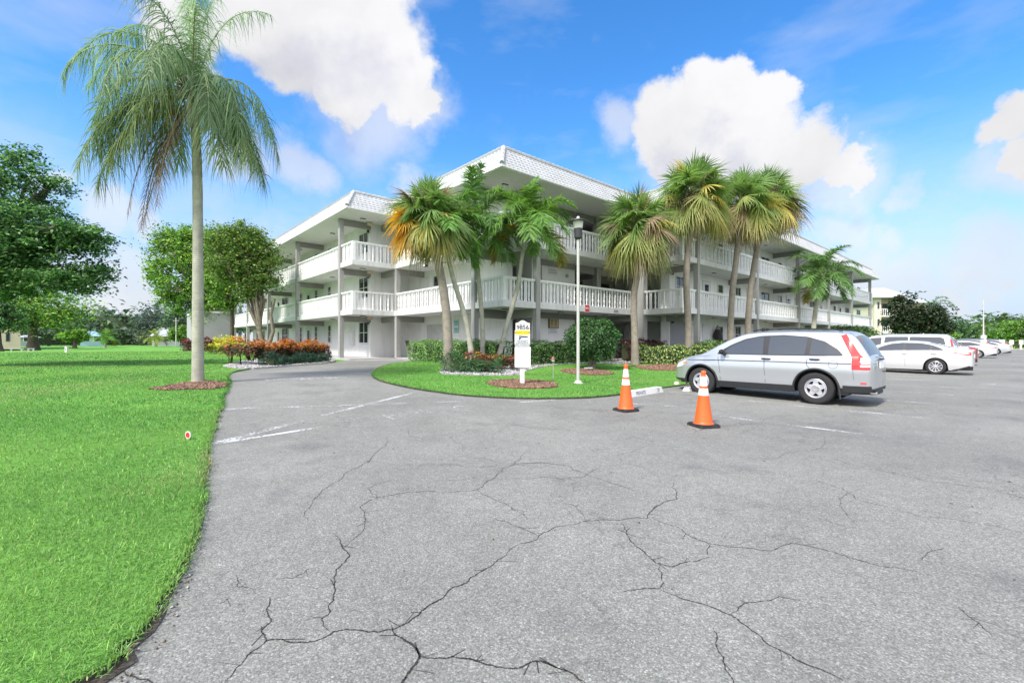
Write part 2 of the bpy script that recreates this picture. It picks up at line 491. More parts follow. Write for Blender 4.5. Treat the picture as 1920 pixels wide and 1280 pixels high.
def text_mesh(txt, size, bold=0.0, extrude=0.0, align='CENTER'):
    cu = bpy.data.curves.new('t', 'FONT'); cu.body = txt; cu.size = size; cu.offset = bold; cu.extrude = extrude
    cu.align_x = align; cu.align_y = 'CENTER'; cu.resolution_u = 3
    ob = bpy.data.objects.new('t', cu); C.objects.link(ob)
    bpy.context.view_layer.update()
    dg = bpy.context.evaluated_depsgraph_get()
    me = bpy.data.meshes.new_from_object(ob.evaluated_get(dg))
    bpy.data.objects.remove(ob); bpy.data.curves.remove(cu)
    return me

def ground_text(txt, a, b, h, m, dz=.005):
    """letters painted from a to b on the ground, h metres tall"""
    me = text_mesh(txt, 1.0, .012)
    xs = [v.co.x for v in me.vertices]; ys = [v.co.y for v in me.vertices]
    x0, x1, y0, y1 = min(xs), max(xs), min(ys), max(ys)
    L = math.hypot(b[0]-a[0], b[1]-a[1]); ex, ey = (b[0]-a[0])/L, (b[1]-a[1])/L
    for v in me.vertices:
        s = (v.co.x-x0)/(x1-x0)*L; t = (v.co.y-y0)/(y1-y0)*h
        X = a[0]+ex*s-ey*t; Y = a[1]+ey*s+ex*t
        v.co = (X, Y, H(X, Y)+dz)
    me.materials.append(m)
    o = bpy.data.objects.new('road_marking', me); C.objects.link(o); o['kind'] = 'structure'; return o
ground_text('NO PARKING', gp(500,715)[:2], gp(653,709)[:2], .50, P1)
ground_text('NO PARKING', gp(648,797)[:2], gp(893,768)[:2], .55, P2)

# ------------------------------------------------ cracks, each traced line a thin ragged ribbon
def z7(*p): return [(100+x/2, 700+y/2) for x, y in p]
def z8(*p): return [(960+x/2, 740+y/2) for x, y in p]
cracks = [
 (z7((640,1158),(690,1100),(740,1045),(800,1000),(860,997),(900,1010),(985,1002),(1050,968),(1140,962),(1180,970),(1270,960),(1330,935),(1370,905),(1400,875),(1445,850),(1500,800),(1550,785),(1590,750),(1650,715),(1700,680),(1750,640)), 1.0),
 (z7((1750,637),(1810,625),(1840,595),(1920,570)), .8),
 (z8((200,490),(270,475),(350,468),(410,470),(510,462),(525,435),(560,410),(620,390),(620,365),(605,330)), .85),
 (z7((1270,960),(1310,995),(1360,1030),(1375,1060),(1340,1110),(1305,1165)), 1.5),
 (z7((1375,1058),(1430,1070),(1500,1060),(1560,1068),(1620,1090),(1720,1107),(1760,1100),(1800,1078),(1850,1085),(1920,1112))+z8((230,1045),(280,1085)), 1.2),
 (z7((800,1000),(780,970),(815,930),(800,880),(810,840)), .8),
 (z7((1035,968),(1005,920),(1030,905),(1050,840),(1055,760),(1090,710),(1112,680),(1080,640),(1050,600)), .9),
 (z7((1110,630),(1140,610),(1170,560),(1165,520),(1150,500),(1215,465),(1300,450),(1400,440),(1590,435),(1620,410),(1660,385),(1680,355),(1730,340),(1760,305),(1790,290)), .7),
 (z7((1730,340),(1830,333),(1920,345)), .7), (z7((1590,435),(1640,465),(1700,490),(1770,530)), .6),
 (z7((1640,540),(1700,555),(1760,580),(1810,603)), .6),
 (z7((1255,240),(1250,260),(1190,320),(1120,360),(1050,410),(1000,450),(970,490),(955,550)), .55),
 (z7((1270,395),(1180,430),(1215,465)), .5),
 (z7((1500,225),(1500,250),(1535,275),(1545,300)), .45), (z7((1250,335),(1360,345),(1480,340),(1600,350),(1730,342)), .5),
 (z8((410,480),(430,510),(480,575),(540,630),(600,645),(640,630),(740,608)), .9),
 (z8((555,640),(555,725),(420,738)), .8),
 (z8((555,730),(640,765),(720,785),(820,825),(900,885),(960,935),(1060,990),(1160,1030),(1240,1070)), .95),
 (z8((820,825),(860,790),(930,775),(1000,755),(1080,770)), .7),
 (z8((525,462),(620,495),(690,540),(740,558),(850,572),(970,585),(1050,555),(1170,580),(1300,620),(1400,645),(1530,665)), .7),
 (z8((755,875),(770,950),(800,1020),(830,1085)), .8), (z8((740,558),(735,600)), .6),
 (z8((0,265),(100,255),(210,265),(280,300),(370,330),(470,365)), .6), (z8((270,465),(255,435),(210,405)), .5),
 (z8((1165,150),(1160,200),(1050,215),(980,240),(880,240)), .45), (z8((1160,200),(1300,215),(1420,240)), .4),
 (z8((270,205),(390,200),(480,195)), .4), (z8((455,155),(520,175),(600,170)), .35),
 (z8((1530,620),(1560,590),(1620,575)), .45), (z8((1660,790),(1720,835),(1800,900)), .45),
 (z7((230,1115),(310,1140),(375,1165)), .8), (z7((690,765),(690,800),(760,810)), .45), (z7((830,770),(900,768),(960,730)), .4), (z7((620,870),(660,840)), .4),
 (z8((0,425),(40,435),(60,470)), .4), (z8((700,415),(760,430),(830,450)), .35),
]
def frac(pts, it, rd, k=.13):
    for _ in range(it):
        out = []
        for a, b in zip(pts, pts[1:]):
            L = math.hypot(b[0]-a[0], b[1]-a[1]); m = ((a[0]+b[0])/2-(b[1]-a[1])*rd.uniform(-k, k), (a[1]+b[1])/2+(b[0]-a[0])*rd.uniform(-k, k))
            out += [a, m]
        pts = out+[pts[-1]]
    return pts
rd = random.Random(4); polys = []
rc = random.Random(19)
for k in range(62):          # finer secondary cracks spreading over the middle of the lot
    x, y = rc.uniform(-3.4, 10.5), rc.uniform(3.6, 12.5); an = rc.uniform(0, 6.28); P = [(x, y)]
    for j in range(rc.randint(3, 9)):
        an += rc.uniform(-.8, .8); l = rc.uniform(.18, .5); x += cos(an)*l; y += sin(an)*l; P.append((x, y))
    P = [p for p in P if p[1] > 3.2 and to_uv(*p)[1] < -8.3 and p[0] > -.60*p[1]+.6]
    if len(P) > 2: cracks.append((P, rc.uniform(.22, .5)))
for pts, w in cracks:
    W = frac([gp(*p)[:2] if max(p) > 60 else p for p in pts], 4, rd)
    n = len(W)
    for i in range(n-1):
        a, b = W[i], W[i+1]; L = math.hypot(b[0]-a[0], b[1]-a[1])
        if L < 1e-4: continue
        D = math.hypot(a[0], a[1])
        wd = w*rd.uniform(.0022, .0085)*(1+.08*D)*(.35+.65*min(1, 6*i/n, 6*(n-i)/n))
        q = line_poly((a[0]-(b[0]-a[0])*.12, a[1]-(b[1]-a[1])*.12), (b[0]+(b[0]-a[0])*.12, b[1]+(b[1]-a[1])*.12), wd)
        polys.append(q)
        if rd.random() < .06:
            an = rd.uniform(0, 6.3); l2 = rd.uniform(.03, .12)
            polys.append(line_poly(a, (a[0]+cos(an)*l2, a[1]+sin(an)*l2), wd*.5))
cm = drape_mesh('pavement_crack', polys, .0025, mat('crack_dark', (.040,.038,.036), .95, var=.3, scale=30))

# soil and broken asphalt crumbs along the lawn edge
def edge_soil(line, wmax, seed):
    rd2 = random.Random(seed); L = [p for p in line if .6 < math.hypot(p[0], p[1]) < 20 and p[1] > .3]
    out = []; w = wmax*.5
    for i in range(len(L)-1):
        a, b = L[i], L[i+1]; d = math.hypot(b[0]-a[0], b[1]-a[1])
        if d < 1e-5: continue
        w = min(wmax, max(.015, w+rd2.uniform(-.3, .3)*wmax*min(1, d*9))); nx, ny = (b[1]-a[1])/d, -(b[0]-a[0])/d
        near = 1+2.8*max(0, 1-a[1]/3.2)
        out.append((a[0]-nx*.03, a[1]-ny*.03, a[0]+nx*w*near, a[1]+ny*w*near))
    return [[(p[0], p[1]), (q[0], q[1]), (q[2], q[3]), (p[2], p[3])] for p, q in zip(out, out[1:])]
drape_mesh('edge_soil', edge_soil(lawnL_poly[:-1], .035, 2), .006, mat('soil', (.07,.056,.042), .95, var=.6, scale=14, bump=.8, dirt=.5))
drape_mesh('edge_soil', edge_soil([(x, y) for x, y in rough_poly(IS, .1, .015, 5)[:-1]], .03, 3), .006, mat('soil', (.085,.068,.05)))
# small litter on the tarmac
mb = MB()
for i in range(420):
    x, y = rd.uniform(-6, 16), rd.uniform(2.2, 17)
    if not inside(road_poly, np.array([x]), np.array([y]))[0]: continue
    s = rd.uniform(.006, .022); a = rd.uniform(0, 6.3); z = H(x, y)+.004
    mb.add([(x+s*cos(a), y+s*sin(a), z), (x+.4*s*cos(a+1.6), y+.4*s*sin(a+1.6), z+s*.3), (x-s*cos(a), y-s*sin(a), z), (x+.4*s*cos(a-1.6), y+.4*s*sin(a-1.6), z)], [(0,1,2,3)])
tag(mb.build('leaf_litter', mat('litter', (.10,.075,.045), .9, var=.5, scale=5)), 'bits of dry leaf litter and grit scattered on the grey asphalt', 'litter', kind='stuff')

# ------------------------------------------------ blades, stones, chips
def strips(P0, D, S, L, w, droop, segs, col, tipcol=None, taper=.8):
    """batch of tapering ribbons; P0,D,S (N,3); L,w,droop (N,)"""
    N = len(P0); T = np.linspace(0, 1, segs+1)
    V = np.zeros((N, segs+1, 2, 3), np.float32)
    for i, t in enumerate(T):
        c = P0+D*(L*t)[:, None]; c = c.copy(); c[:, 2] -= droop*L*t*t
        ww = w*.5*max(.04, (1-t**1.7)*(.55+.45*min(1, t*4)))
        V[:, i, 0] = c-S*ww[:, None]; V[:, i, 1] = c+S*ww[:, None]
    idx = np.arange(N)[:, None, None]*(segs+1)*2+np.arange(segs)[None, :, None]*2
    Q = np.concatenate([idx, idx+1, idx+3, idx+2], axis=2).reshape(-1, 4)
    Cc = np.repeat(col[:, None, :], (segs+1)*2, axis=1)
    if tipcol is not None:
        tt = np.repeat(T, 2)[None, :, None]**2
        Cc = Cc*(1-tt)+tipcol[:, None, :]*tt
    return V.reshape(-1, 3), Q, Cc.reshape(-1, 3)

class Acc:
    def __init__(s): s.V = []; s.Q = []; s.C = []; s.n = 0
    def add(s, V, Q, Cc):
        s.V.append(V); s.Q.append(Q+s.n); s.C.append(Cc); s.n += len(V)
    def build(s, name, m, parent=None):
        return np_mesh(name, np.concatenate(s.V), np.concatenate(s.Q), np.concatenate(s.C), m, parent)

def rand_in(poly, dens, ymin, ymax, xlim, excl=()):
    P = np.array(poly)[:, :2]
    x0, x1 = max(P[:, 0].min(), xlim[0]), min(P[:, 0].max(), xlim[1]); y0, y1 = max(P[:, 1].min(), ymin), min(P[:, 1].max(), ymax)
    if x1 <= x0 or y1 <= y0: return np.zeros((0,)), np.zeros((0,))
    n = int((x1-x0)*(y1-y0)*dens)
    X = rng.uniform(x0, x1, n); Y = rng.uniform(y0, y1, n)
    k = inside(poly, X, Y) & (np.abs(X) < 1.45*Y+1.0)
    for e in excl: k &= ~inside(e, X, Y)
    return X[k], Y[k]

def vnoise(X, Y, s, seed=0):
    r = np.random.default_rng(seed); g = r.random((64, 64))
    x = (X/s) % 63; y = (Y/s) % 63; i = x.astype(int); j = y.astype(int); fx = x-i; fy = y-j
    fx = fx*fx*(3-2*fx); fy = fy*fy*(3-2*fy)
    return (g[i, j]*(1-fx)+g[(i+1) % 64, j]*fx)*(1-fy)+(g[i, (j+1) % 64]*(1-fx)+g[(i+1) % 64, (j+1) % 64]*fx)*fy

def grass_blades(acc, X, Y, w, h):
    N = len(X)
    if N == 0: return
    Z = Hn(X, Y)+.032
    az = rng.uniform(0, 2*pi, N); tilt = rng.uniform(.15, 1.15, N)
    D = np.stack([np.cos(az)*np.sin(tilt), np.sin(az)*np.sin(tilt), np.cos(tilt)], 1)
    sa = az+pi/2+rng.normal(0, .5, N); S = np.stack([np.cos(sa), np.sin(sa), np.zeros(N)], 1)
    L = h*rng.uniform(.55, 1.35, N); W = w*rng.uniform(.7, 1.3, N)
    nz = .40*vnoise(X, Y, .8, 1)+.25*vnoise(X, Y, .23, 2)+.35*vnoise(X+50, Y+50, 3.1, 9); t = rng.random(N)
    a = np.array([.026,.125,.022]); b = np.array([.135,.335,.068]); c = np.array([.30,.52,.12]); d = np.array([.34,.31,.15])
    k = np.clip(nz*.9+t*.6-.35, 0, 1)[:, None]
    col = a*(1-k)+b*k
    col = np.where((t > .90)[:, None], c, col)
    dry = (rng.random(N) < .04+.40*np.clip((vnoise(X, Y, 1.6, 5)-.72)*4, 0, 1))
    col = np.where(dry[:, None], d, col)
    pt = np.clip((vnoise(X+80, Y+80, 2.3, 12)-.55)*3, 0, 1)[:, None]; col = col*(1-.45*pt)+np.array([.26,.42,.10])*.45*pt
    acc.add(*strips(np.stack([X, Y, Z], 1), D, S, L, W, rng.uniform(.1, .7, N), 2, col*rng.uniform(.8, 1.2, (N, 1)), col*1.15))
acc = Acc()
ex = (mulchC,)
patch = [(gp(355,748)[0], gp(355,748)[1])]
for (a, b, dn, w, h) in ((.9, 2.6, 7500, .0045, .052), (2.6, 4.5, 4800, .0055, .055), (4.5, 8, 2300, .008, .055), (8, 14, 900, .013, .055), (14, 24, 260, .022, .05), (24, 44, 50, .05, .06)):
    X, Y = rand_in(left_lawn, dn, a, b, (-60, 60), ex); grass_blades(acc, X, Y, w, h)
for (a, b, dn, w, h) in ((8, 16, 800, .013, .05), (16, 30, 220, .022, .05)):
    X, Y = rand_in(isl_rough, dn, a, b, (-8, 12), (mulchA, mulchB, mulchD, gravI)); grass_blades(acc, X, Y, w, h)
# ragged edge growing over the asphalt
for line, side in ((lawnL_poly, 1), (rough_poly(IS, .1, .015, 5), 1)):
    A = np.array(line); seg = np.linalg.norm(np.diff(A, axis=0), axis=1)
    k = np.repeat(np.arange(len(seg)), np.maximum(1, (seg*np.clip(700-30*A[:-1, 1], 120, 700)).astype(int)))
    t = rng.random(len(k)); P = A[k]*(1-t)[:, None]+A[k+1]*t[:, None]+rng.normal(0, .026, (len(k), 2))
    m = (P[:, 1] > .8) & (P[:, 1] < 26)
    grass_blades(acc, P[m, 0], P[m, 1], .008, .05)
tag(acc.build('grass', M_blade), 'bright green mown grass blades on both sides of the drive', 'grass', kind='stuff')

def pebbles(name, poly, dens, size, cols, flat, dz, label, lim=(-60, 60), ymax=60):
    X, Y = rand_in(poly, dens, 0, ymax, lim)
    N = len(X)
    s = size*rng.uniform(.5, 1.5, N); a = rng.uniform(0, 6.3, N)
    O = np.array([(1,0,0),(0,1,0),(-1,0,0),(0,-1,0),(0,0,1),(0,0,-1)], float)
    sc = np.stack([s*rng.uniform(.6, 1.4, N), s*rng.uniform(.5, 1, N), s*flat], 1)
    V = O[None]*sc[:, None, :]
    tl = rng.normal(0, .35, N); x = V[..., 0]*np.cos(a)[:, None]-V[..., 1]*np.sin(a)[:, None]; y = V[..., 0]*np.sin(a)[:, None]+V[..., 1]*np.cos(a)[:, None]
    V = np.stack([x+X[:, None], y+Y[:, None], V[..., 2]+x*tl[:, None]+(Hn(X, Y)+dz)[:, None]], 2).reshape(-1, 3)
    T = np.array([(0,1,4),(1,2,4),(2,3,4),(3,0,4),(1,0,5),(2,1,5),(3,2,5),(0,3,5)])
    Q = (np.arange(N)[:, None, None]*6+T[None]).reshape(-1, 3)
    cc = np.array(cols)[rng.integers(0, len(cols), N)]*rng.uniform(.75, 1.2, (N, 1))
    tag(np_mesh(name, V, Q, np.repeat(cc, 6, 0), M_stone), label, name.replace('_', ' '), kind='stuff')
M_stone = leafmat('stone', 0.0, .85)
gc = [(.42,.41,.40),(.28,.28,.285),(.55,.54,.52),(.17,.17,.18),(.34,.32,.29)]
pebbles('gravel', gravL, 320, .035, gc, .6, .055, 'pale gravel bed with round stones under the orange croton hedge')
pebbles('gravel', gravI, 260, .035, gc, .6, .055, 'white and grey landscaping gravel curving in front of the long green hedge', (-9, 12))
mc = [(.20,.10,.06),(.12,.065,.045),(.28,.15,.09),(.09,.06,.05),(.33,.22,.15)]
near_edge = [(x, y) for x, y in LE if .7 < y < 12]
crumbs = near_edge+[(x+.07+.28*max(0, 1-y/3), y) for x, y in reversed(near_edge)]
pebbles('crumbs', crumbs, 420, .010, [(.30,.29,.27),(.18,.15,.11),(.12,.09,.06),(.42,.40,.36)], .5, .006, 'crumbled asphalt and soil bits along the left lawn edge', ymax=12)
pebbles('mulch', mulchA, 1500, .028, mc, .35, .06, 'round ring of red brown mulch chips around the white sign post')
pebbles('mulch', mulchB, 900, .03, mc, .35, .06, 'ring of brown mulch chips under the round green bush')
pebbles('mulch', mulchC, 1300, .028, mc, .35, .06, 'mulch chips around the foot of the tall single palm')
pebbles('mulch', mulchD, 500, .035, mc, .35, .06, 'strip of red brown mulch in front of the variegated hedge beside the silver car', (-9, 16))
# ================================================================== APARTMENT BLOCK
EDGE = [(0,0),(9.85,0),(9.85,-2.8),(53.5,-2.8),(53.5,7.5),(8,7.5),(8,42.2),(-2.5,42.2),(-2.5,9.87),(0,9.87)]
WALLP = [(1.9,1.9),(2.2,1.9),(2.2,3.0),(3.5,3.0),(3.5,1.9),(6.8,1.9),(6.8,4.6),(14.2,4.6),(14.2,-.4),(11.8,-.4),(11.8,-.95),(51.6,-.95),(51.6,7.2),(7.7,7.2),(7.7,42),(-.65,42),(-.65,11.7),(1.9,11.7)]
def offset(poly, d):
    n = len(poly); out = []
    for i in range(n):
        a, b, c = Vector(poly[i-1]), Vector(poly[i]), Vector(poly[(i+1) % n])
        e1 = (b-a).normalized(); e2 = (c-b).normalized()
        n1 = Vector((e1.y, -e1.x)); n2 = Vector((e2.y, -e2.x))
        q = b+(n1+n2)*d if abs(e1.dot(e2)) < .5 else b+n1*d
        out.append((q.x, q.y))
    return out
BLD = empty('apartment_building', (AX, AY, .4), ROT)
tag(BLD, 'three storey white and grey apartment block with open galleries, baluster railings and tiled mansard roof', 'apartment block')
MB().prism(WALLP, -.2, 8.15).build('wall', WALL, BLD)
for z in (2.5, 5.25):
    sl = MB().prism(EDGE, z, z+.27).prism(offset(EDGE, -.012), z-.012, z-.001)
    sl.build('floor_slab', [SLAB], BLD)
# roof
def roof():
    mb = MB()
    B = offset(EDGE, .5); T = offset(EDGE, -.1); n = len(B)
    z0, z1 = 8.22, 9.24; courses = 7
    for i in range(n):
        b0, b1, t0, t1 = Vector(B[i]), Vector(B[(i+1) % n]), Vector(T[i]), Vector(T[(i+1) % n])
        e = (b1-b0).normalized(); out = Vector((e.y, -e.x)); L = (b1-b0).length
        vis = i in (0, 1, 2, 7, 8, 9); m = int(L/(.06 if vis else .5))
        rows = []
        for c in range(courses):
            rows += [(c/courses, .014), ((c+1)/courses-.004, .0)]
        base = len(mb.v)
        for t, dd in rows:
            s0 = b0.lerp(t0, t); s1 = b1.lerp(t1, t)
            for k in range(m+1):
                p = s0.lerp(s1, k/m); s = (p-b0).dot(e)
                w = .034*abs(sin(pi*s/.24))+dd
                q = p+out*w*.8
                mb.v.append((q.x, q.y, z0+(z1-z0)*t+w*.5))
        R = len(rows)
        for j in range(R-1):
            for k in range(m):
                a = base+j*(m+1)+k; mb.f.append((a, a+1, a+m+2, a+m+1)); mb.m.append(0)
    mb.prism(offset(EDGE, -.08), 9.0, 9.2)
    r = mb.build('roof', ROOF, BLD)
    cap = MB()
    for i in range(n):
        a, b = Vector(T[i]), Vector(T[(i+1) % n]); L = (b-a).length; m = max(2, int(L/.3))
        for k in range(m):
            p, q = a.lerp(b, k/m), a.lerp(b, (k+1.12)/m)
            cap.tube([(p.x, p.y, 9.25), (q.x, q.y, 9.27)], [.085, .10], 6)
        bb = Vector(B[i]); m = 4
        for k in range(m):
            p, q = bb.lerp(a, k/m), bb.lerp(a, (k+1.1)/m)
            cap.tube([(p.x, p.y, 8.30+.98*k/m), (q.x, q.y, 8.30+.98*(k+1.1)/m)], [.10, .085], 6)
    cap.build('ridge_cap', ROOF, r)
    MB().prism(offset(EDGE, .49), 8.12, 8.14).prism(offset(EDGE, .53), 8.15, 8.235).build('soffit', SOFF, r)
roof()

# columns
cols_ = [(-2.42, 9.87+x) for x in (1.86, 10.0, 17.9, 25.7)]+[(-2.42, 42.0), (.16, 9.79), (.08, 2.1), (2.05, .08)]
cols_ += [(9.85+x, -2.72) for x in (1.7, 9.9, 18.2, 26.3, 34.4, 42.6)]
def column(x, y, w):
    h = w/2
    m = MB().box(x-h, x+h, y-h, y+h, -.38, 8.12)
    m.build('column', COLM, BLD)
for x, y in cols_: column(x, y, .25)
column(10.02, -.30, .40)
column(8.53, 1.75, .34)
column(11.62, 1.72, .34)

# beams under every ceiling
for zc in (2.49, 5.24, 8.11):
    def bm_(x0, x1, y0, y1, h=.34):
        MB().box(x0, x1, y0, y1, zc-h, zc).build('beam', BEAM, BLD)
    for x, y in cols_[:4]: bm_(x+.13, -.652, y-.11, y+.11)
    bm_(.29, 1.898, 9.68, 9.9); bm_(.05, .27, 9.92, 11.698)
    bm_(.21, 1.898, 1.99, 2.21, .4); bm_(1.94, 2.16, .21, 1.898, .4)
    for x, y in cols_[8:]: bm_(x-.11, x+.11, y+.13, -.952)
    bm_(9.9, 10.12, -.09, 4.4); bm_(10.23, 11.79, -.42, -.2)
    bm_(3.6, 6.7, 1.80, 1.895, .30); bm_(8.72, 11.4, 1.72, 1.89, .42); bm_(6.9, 8.3, 1.72, 1.89, .42)

# railings
TURN = [(.022,0),(.054,.01),(.054,.05),(.040,.09),(.030,.13),(.040,.20),(.055,.29),(.052,.36),(.036,.43),(.050,.455),(.050,.475),(.036,.50),(.052,.57),(.055,.64),(.040,.73),(.030,.80),(.040,.84),(.060,.88),(.058,.92),(.022,.93)]
def railing(a, b, z):
    """one bay of the balustrade from a to b"""
    mb = MB(); a = Vector(a); b = Vector(b); L = (b-a).length
    if L < .15: return
    e = (b-a).normalized(); nn = Vector((-e.y, e.x)); z0 = z+.035
    def P(s, d, h): q = a+e*s+nn*d; return (q.x, q.y, z0+h)
    def bx(s0, s1, d, h0, h1):
        vs = [P(s0,-d,h0),P(s1,-d,h0),P(s1,d,h0),P(s0,d,h0),P(s0,-d,h1),P(s1,-d,h1),P(s1,d,h1),P(s0,d,h1)]
        mb.add(vs, [(0,3,2,1),(4,5,6,7),(0,1,5,4),(1,2,6,5),(2,3,7,6),(3,0,4,7)])
    bx(0, L, .075, .935, 1.0); bx(0, L, .05, .895, .934); bx(0, L, .045, -.036, -.012)
    per = .47; n = max(1, round(L/per)); per = L/n
    for k in range(n):
        s = (k+.5)*per
        cx = P(s-.13, 0, 0); mb.lathe(TURN, 8, cx)
        bx(s+.035, s+.095, .013, -.012, .894); bx(s+.122, s+.182, .013, -.012, .894)
    return mb.build('railing', RAIL, BLD, smooth=True, angle=40)
def post(x, y, z):
    MB().box(x-.085, x+.085, y-.085, y+.085, z+.002, z+1.025).build('railing_post', RAIL, BLD)
for z in (2.77, 5.52):
    vs = [9.87+.18]+[9.87+x for x in (1.86, 10.0, 17.9, 25.7)]+[41.9]
    for i in range(len(vs)-1):
        railing((-2.4, vs[i]+(.0 if i == 0 else .13)), (-2.4, vs[i+1]-.13), z)
    post(-2.4, 9.97, z)
    railing((-2.31, 9.97), (.03, 9.97), z)
    railing((.1, 9.66), (.1, 2.23), z); railing((.1, 1.97), (.1, .19), z); post(.1, .1, z)
    railing((.19, .1), (1.92, .1), z); railing((2.18, .1), (9.80, .1), z)
    railing((9.95, -.51), (9.95, -2.61), z); post(9.95, -2.7, z)
    us = [10.04]+[9.85+x for x in (1.7, 9.9, 18.2, 26.3, 34.4, 42.6)]+[53.3]
    for i in range(len(us)-1):
        railing((us[i]+(0 if i == 0 else .13), -2.7), (us[i+1]-(.13 if i < len(us)-2 else 0), -2.7), z)
    post(53.38, -2.7, z)
    railing((53.4, -2.6), (53.4, 7.2), z)

# windows and doors
def wmap(plane, c):
    if plane == 'v': return lambda s, d, z: (s, c-d, z)
    return lambda s, d, z: (c-d, s, z)
def slabm(mb, f, s0, s1, d0, d1, z0, z1, mi=0):
    vs = [f(s0,d0,z0),f(s1,d0,z0),f(s1,d1,z0),f(s0,d1,z0),f(s0,d0,z1),f(s1,d0,z1),f(s1,d1,z1),f(s0,d1,z1)]
    mb.add(vs, [(0,3,2,1),(4,5,6,7),(0,1,5,4),(1,2,6,5),(2,3,7,6),(3,0,4,7)], mi)
def window(plane, c, s0, s1, z0, z1, nx=1, ny=2, glass=GLASS):
    f = wmap(plane, c); fr = MB(); w = .05
    slabm(fr, f, s0-w, s0, .002, .06, z0-w, z1+w); slabm(fr, f, s1, s1+w, .002, .06, z0-w, z1+w)
    slabm(fr, f, s0, s1, .002, .06, z1, z1+w); slabm(fr, f, s0-.02, s1+.02, .002, .09, z0-w-.02, z0)
    for i in range(1, nx): s = s0+(s1-s0)*i/nx; slabm(fr, f, s-.02, s+.02, .012, .045, z0, z1)
    for i in range(1, ny): z = z0+(z1-z0)*i/ny; slabm(fr, f, s0, s1, .011, .04, z-.018, z+.018)
    o = fr.build('window', TRIM, BLD)
    g = MB(); slabm(g, f, s0, s1, .004, .01, z0, z1); g.build('pane', glass, o)
def door(plane, c, s0, s1, z0, z1, m, lite=False):
    f = wmap(plane, c); d = MB()
    slabm(d, f, s0, s1, .004, .03, z0, z1)
    for (a, b) in ((.12, .45), (.52, .9)):
        slabm(d, f, s0+.14, s1-.14, .031, .04, z0+(z1-z0)*a, z0+(z1-z0)*b)
    o = d.build('door', m, BLD)
    fr = MB(); slabm(fr, f, s0-.07, s0-.005, .003, .05, z0, z1+.07); slabm(fr, f, s1+.005, s1+.07, .003, .05, z0, z1+.07); slabm(fr, f, s0-.004, s1+.004, .003, .05, z1+.005, z1+.07)
    fr.build('door_frame', TRIM if m is DOORW else BEAM, o)
    h = MB(); p = f(s1-.12, .06, z0+1.0); h.tube([f(s1-.12, .04, z0+1.0), f(s1-.12, .08, z0+1.0), f(s1-.22, .09, z0+1.0)], .014, 6)
    h.build('handle', DARKM, o)
    if lite:
        g = MB(); slabm(g, f, s0+.2, s1-.2, .041, .045, z0+1.05, z1-.2); g.build('pane', GLASS, o)

ZF = (0.0, 2.77, 5.52)
LWIN = [('w2',662,682),('t',615.5,622),('t',590.7,597),('d',575,583.6),('t',563,566.5),('w2',529.6,541),('d',520,526),('t',508,511.5),('t',494,498),('d',480,486),('w2',446,455.6)]
for fi, zf in enumerate(ZF):
    for typ, pa, pb in LWIN:
        s0, s1 = sorted((onu(pa, -.65), onu(pb, -.65)))
        if typ == 'w2' and pa == 662: s0, s1 = 11.95, 13.25
        if typ == 'd': mid = (s0+s1)/2; door('u', -.65, mid-.46, mid+.46, zf+.02, zf+2.08, DOORW, lite=True)
        elif typ == 't': mid = (s0+s1)/2; window('u', -.65, mid-.28, mid+.28, zf+.95, zf+2.12, 1, 3)
        else:
            if s1-s0 > 2.2: mid = (s0+s1)/2; s0, s1 = mid-.8, mid+.8
            window('u', -.65, s0, s1, zf+.93, zf+2.16, 2, 2)
RWIN = [('w',1267,1283),('d',1317,1331),('t',1344.5,1355),('w',1378,1387.5),('d',1401,1409),('w',1426,1441.5),('t',1458,1465),('d',1473.5,1482),('w',1490,1498),('w',1517,1526.5),('d',1536,1541.5),('t',1549,1552),('t',1562,1566.5),('d',1572,1577),('w',1584,1591),('w',1604,1614)]
for fi, zf in enumerate(ZF):
    for typ, pa, pb in RWIN:
        s0, s1 = onv(pa, -.95), onv(pb, -.95); mid = (s0+s1)/2
        if fi == 0 and pa == 1267:
            door('v', -.95, 11.95, 13.6, .02, 2.15, DOORG); continue
        if typ == 'd': door('v', -.95, mid-.46, mid+.46, zf+.02, zf+2.08, DOORW, lite=fi == 1)
        elif typ == 't': window('v', -.95, mid-.36, mid+.36, zf+1.0, zf+2.0, 1, 2)
        else:
            hw = min(.8, (s1-s0)/2); window('v', -.95, mid-hw, mid+hw, zf+(.95 if fi else .95), zf+2.05, 2, 2)
# lobby doors in the dark recesses, cupboards and service doors
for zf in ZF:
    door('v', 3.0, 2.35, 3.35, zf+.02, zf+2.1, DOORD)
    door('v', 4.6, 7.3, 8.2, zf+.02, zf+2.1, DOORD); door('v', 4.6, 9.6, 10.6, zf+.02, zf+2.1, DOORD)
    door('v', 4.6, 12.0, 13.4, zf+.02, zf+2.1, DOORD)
    if zf > 0: door('u', 1.9, 9.2, 10.1, zf+.02, zf+2.05, DOORW); window('u', 1.9, 8.0, 8.55, zf+.9, zf+2.05, 1, 2)
s0, s1 = sorted((onu(801, 1.9), onu(836, 1.9)))
f = wmap('u', 1.9)
m_ = MB(); slabm(m_, f, s0, (s0+s1)/2-.01, .004, .03, .02, 2.0); slabm(m_, f, (s0+s1)/2+.01, s1, .004, .03, .02, 2.0)
m_.build('cupboard_door', mat('cupboard_paint', (.47,.47,.45), .7), BLD)
f = wmap('u', -.65); m_ = MB(); slabm(m_, f, 14.0, 14.75, .004, .16, .75, 1.75); slabm(m_, f, 14.1, 14.65, .162, .175, 1.0, 1.65)
m_.build('utility_cabinet', TRIM, BLD)
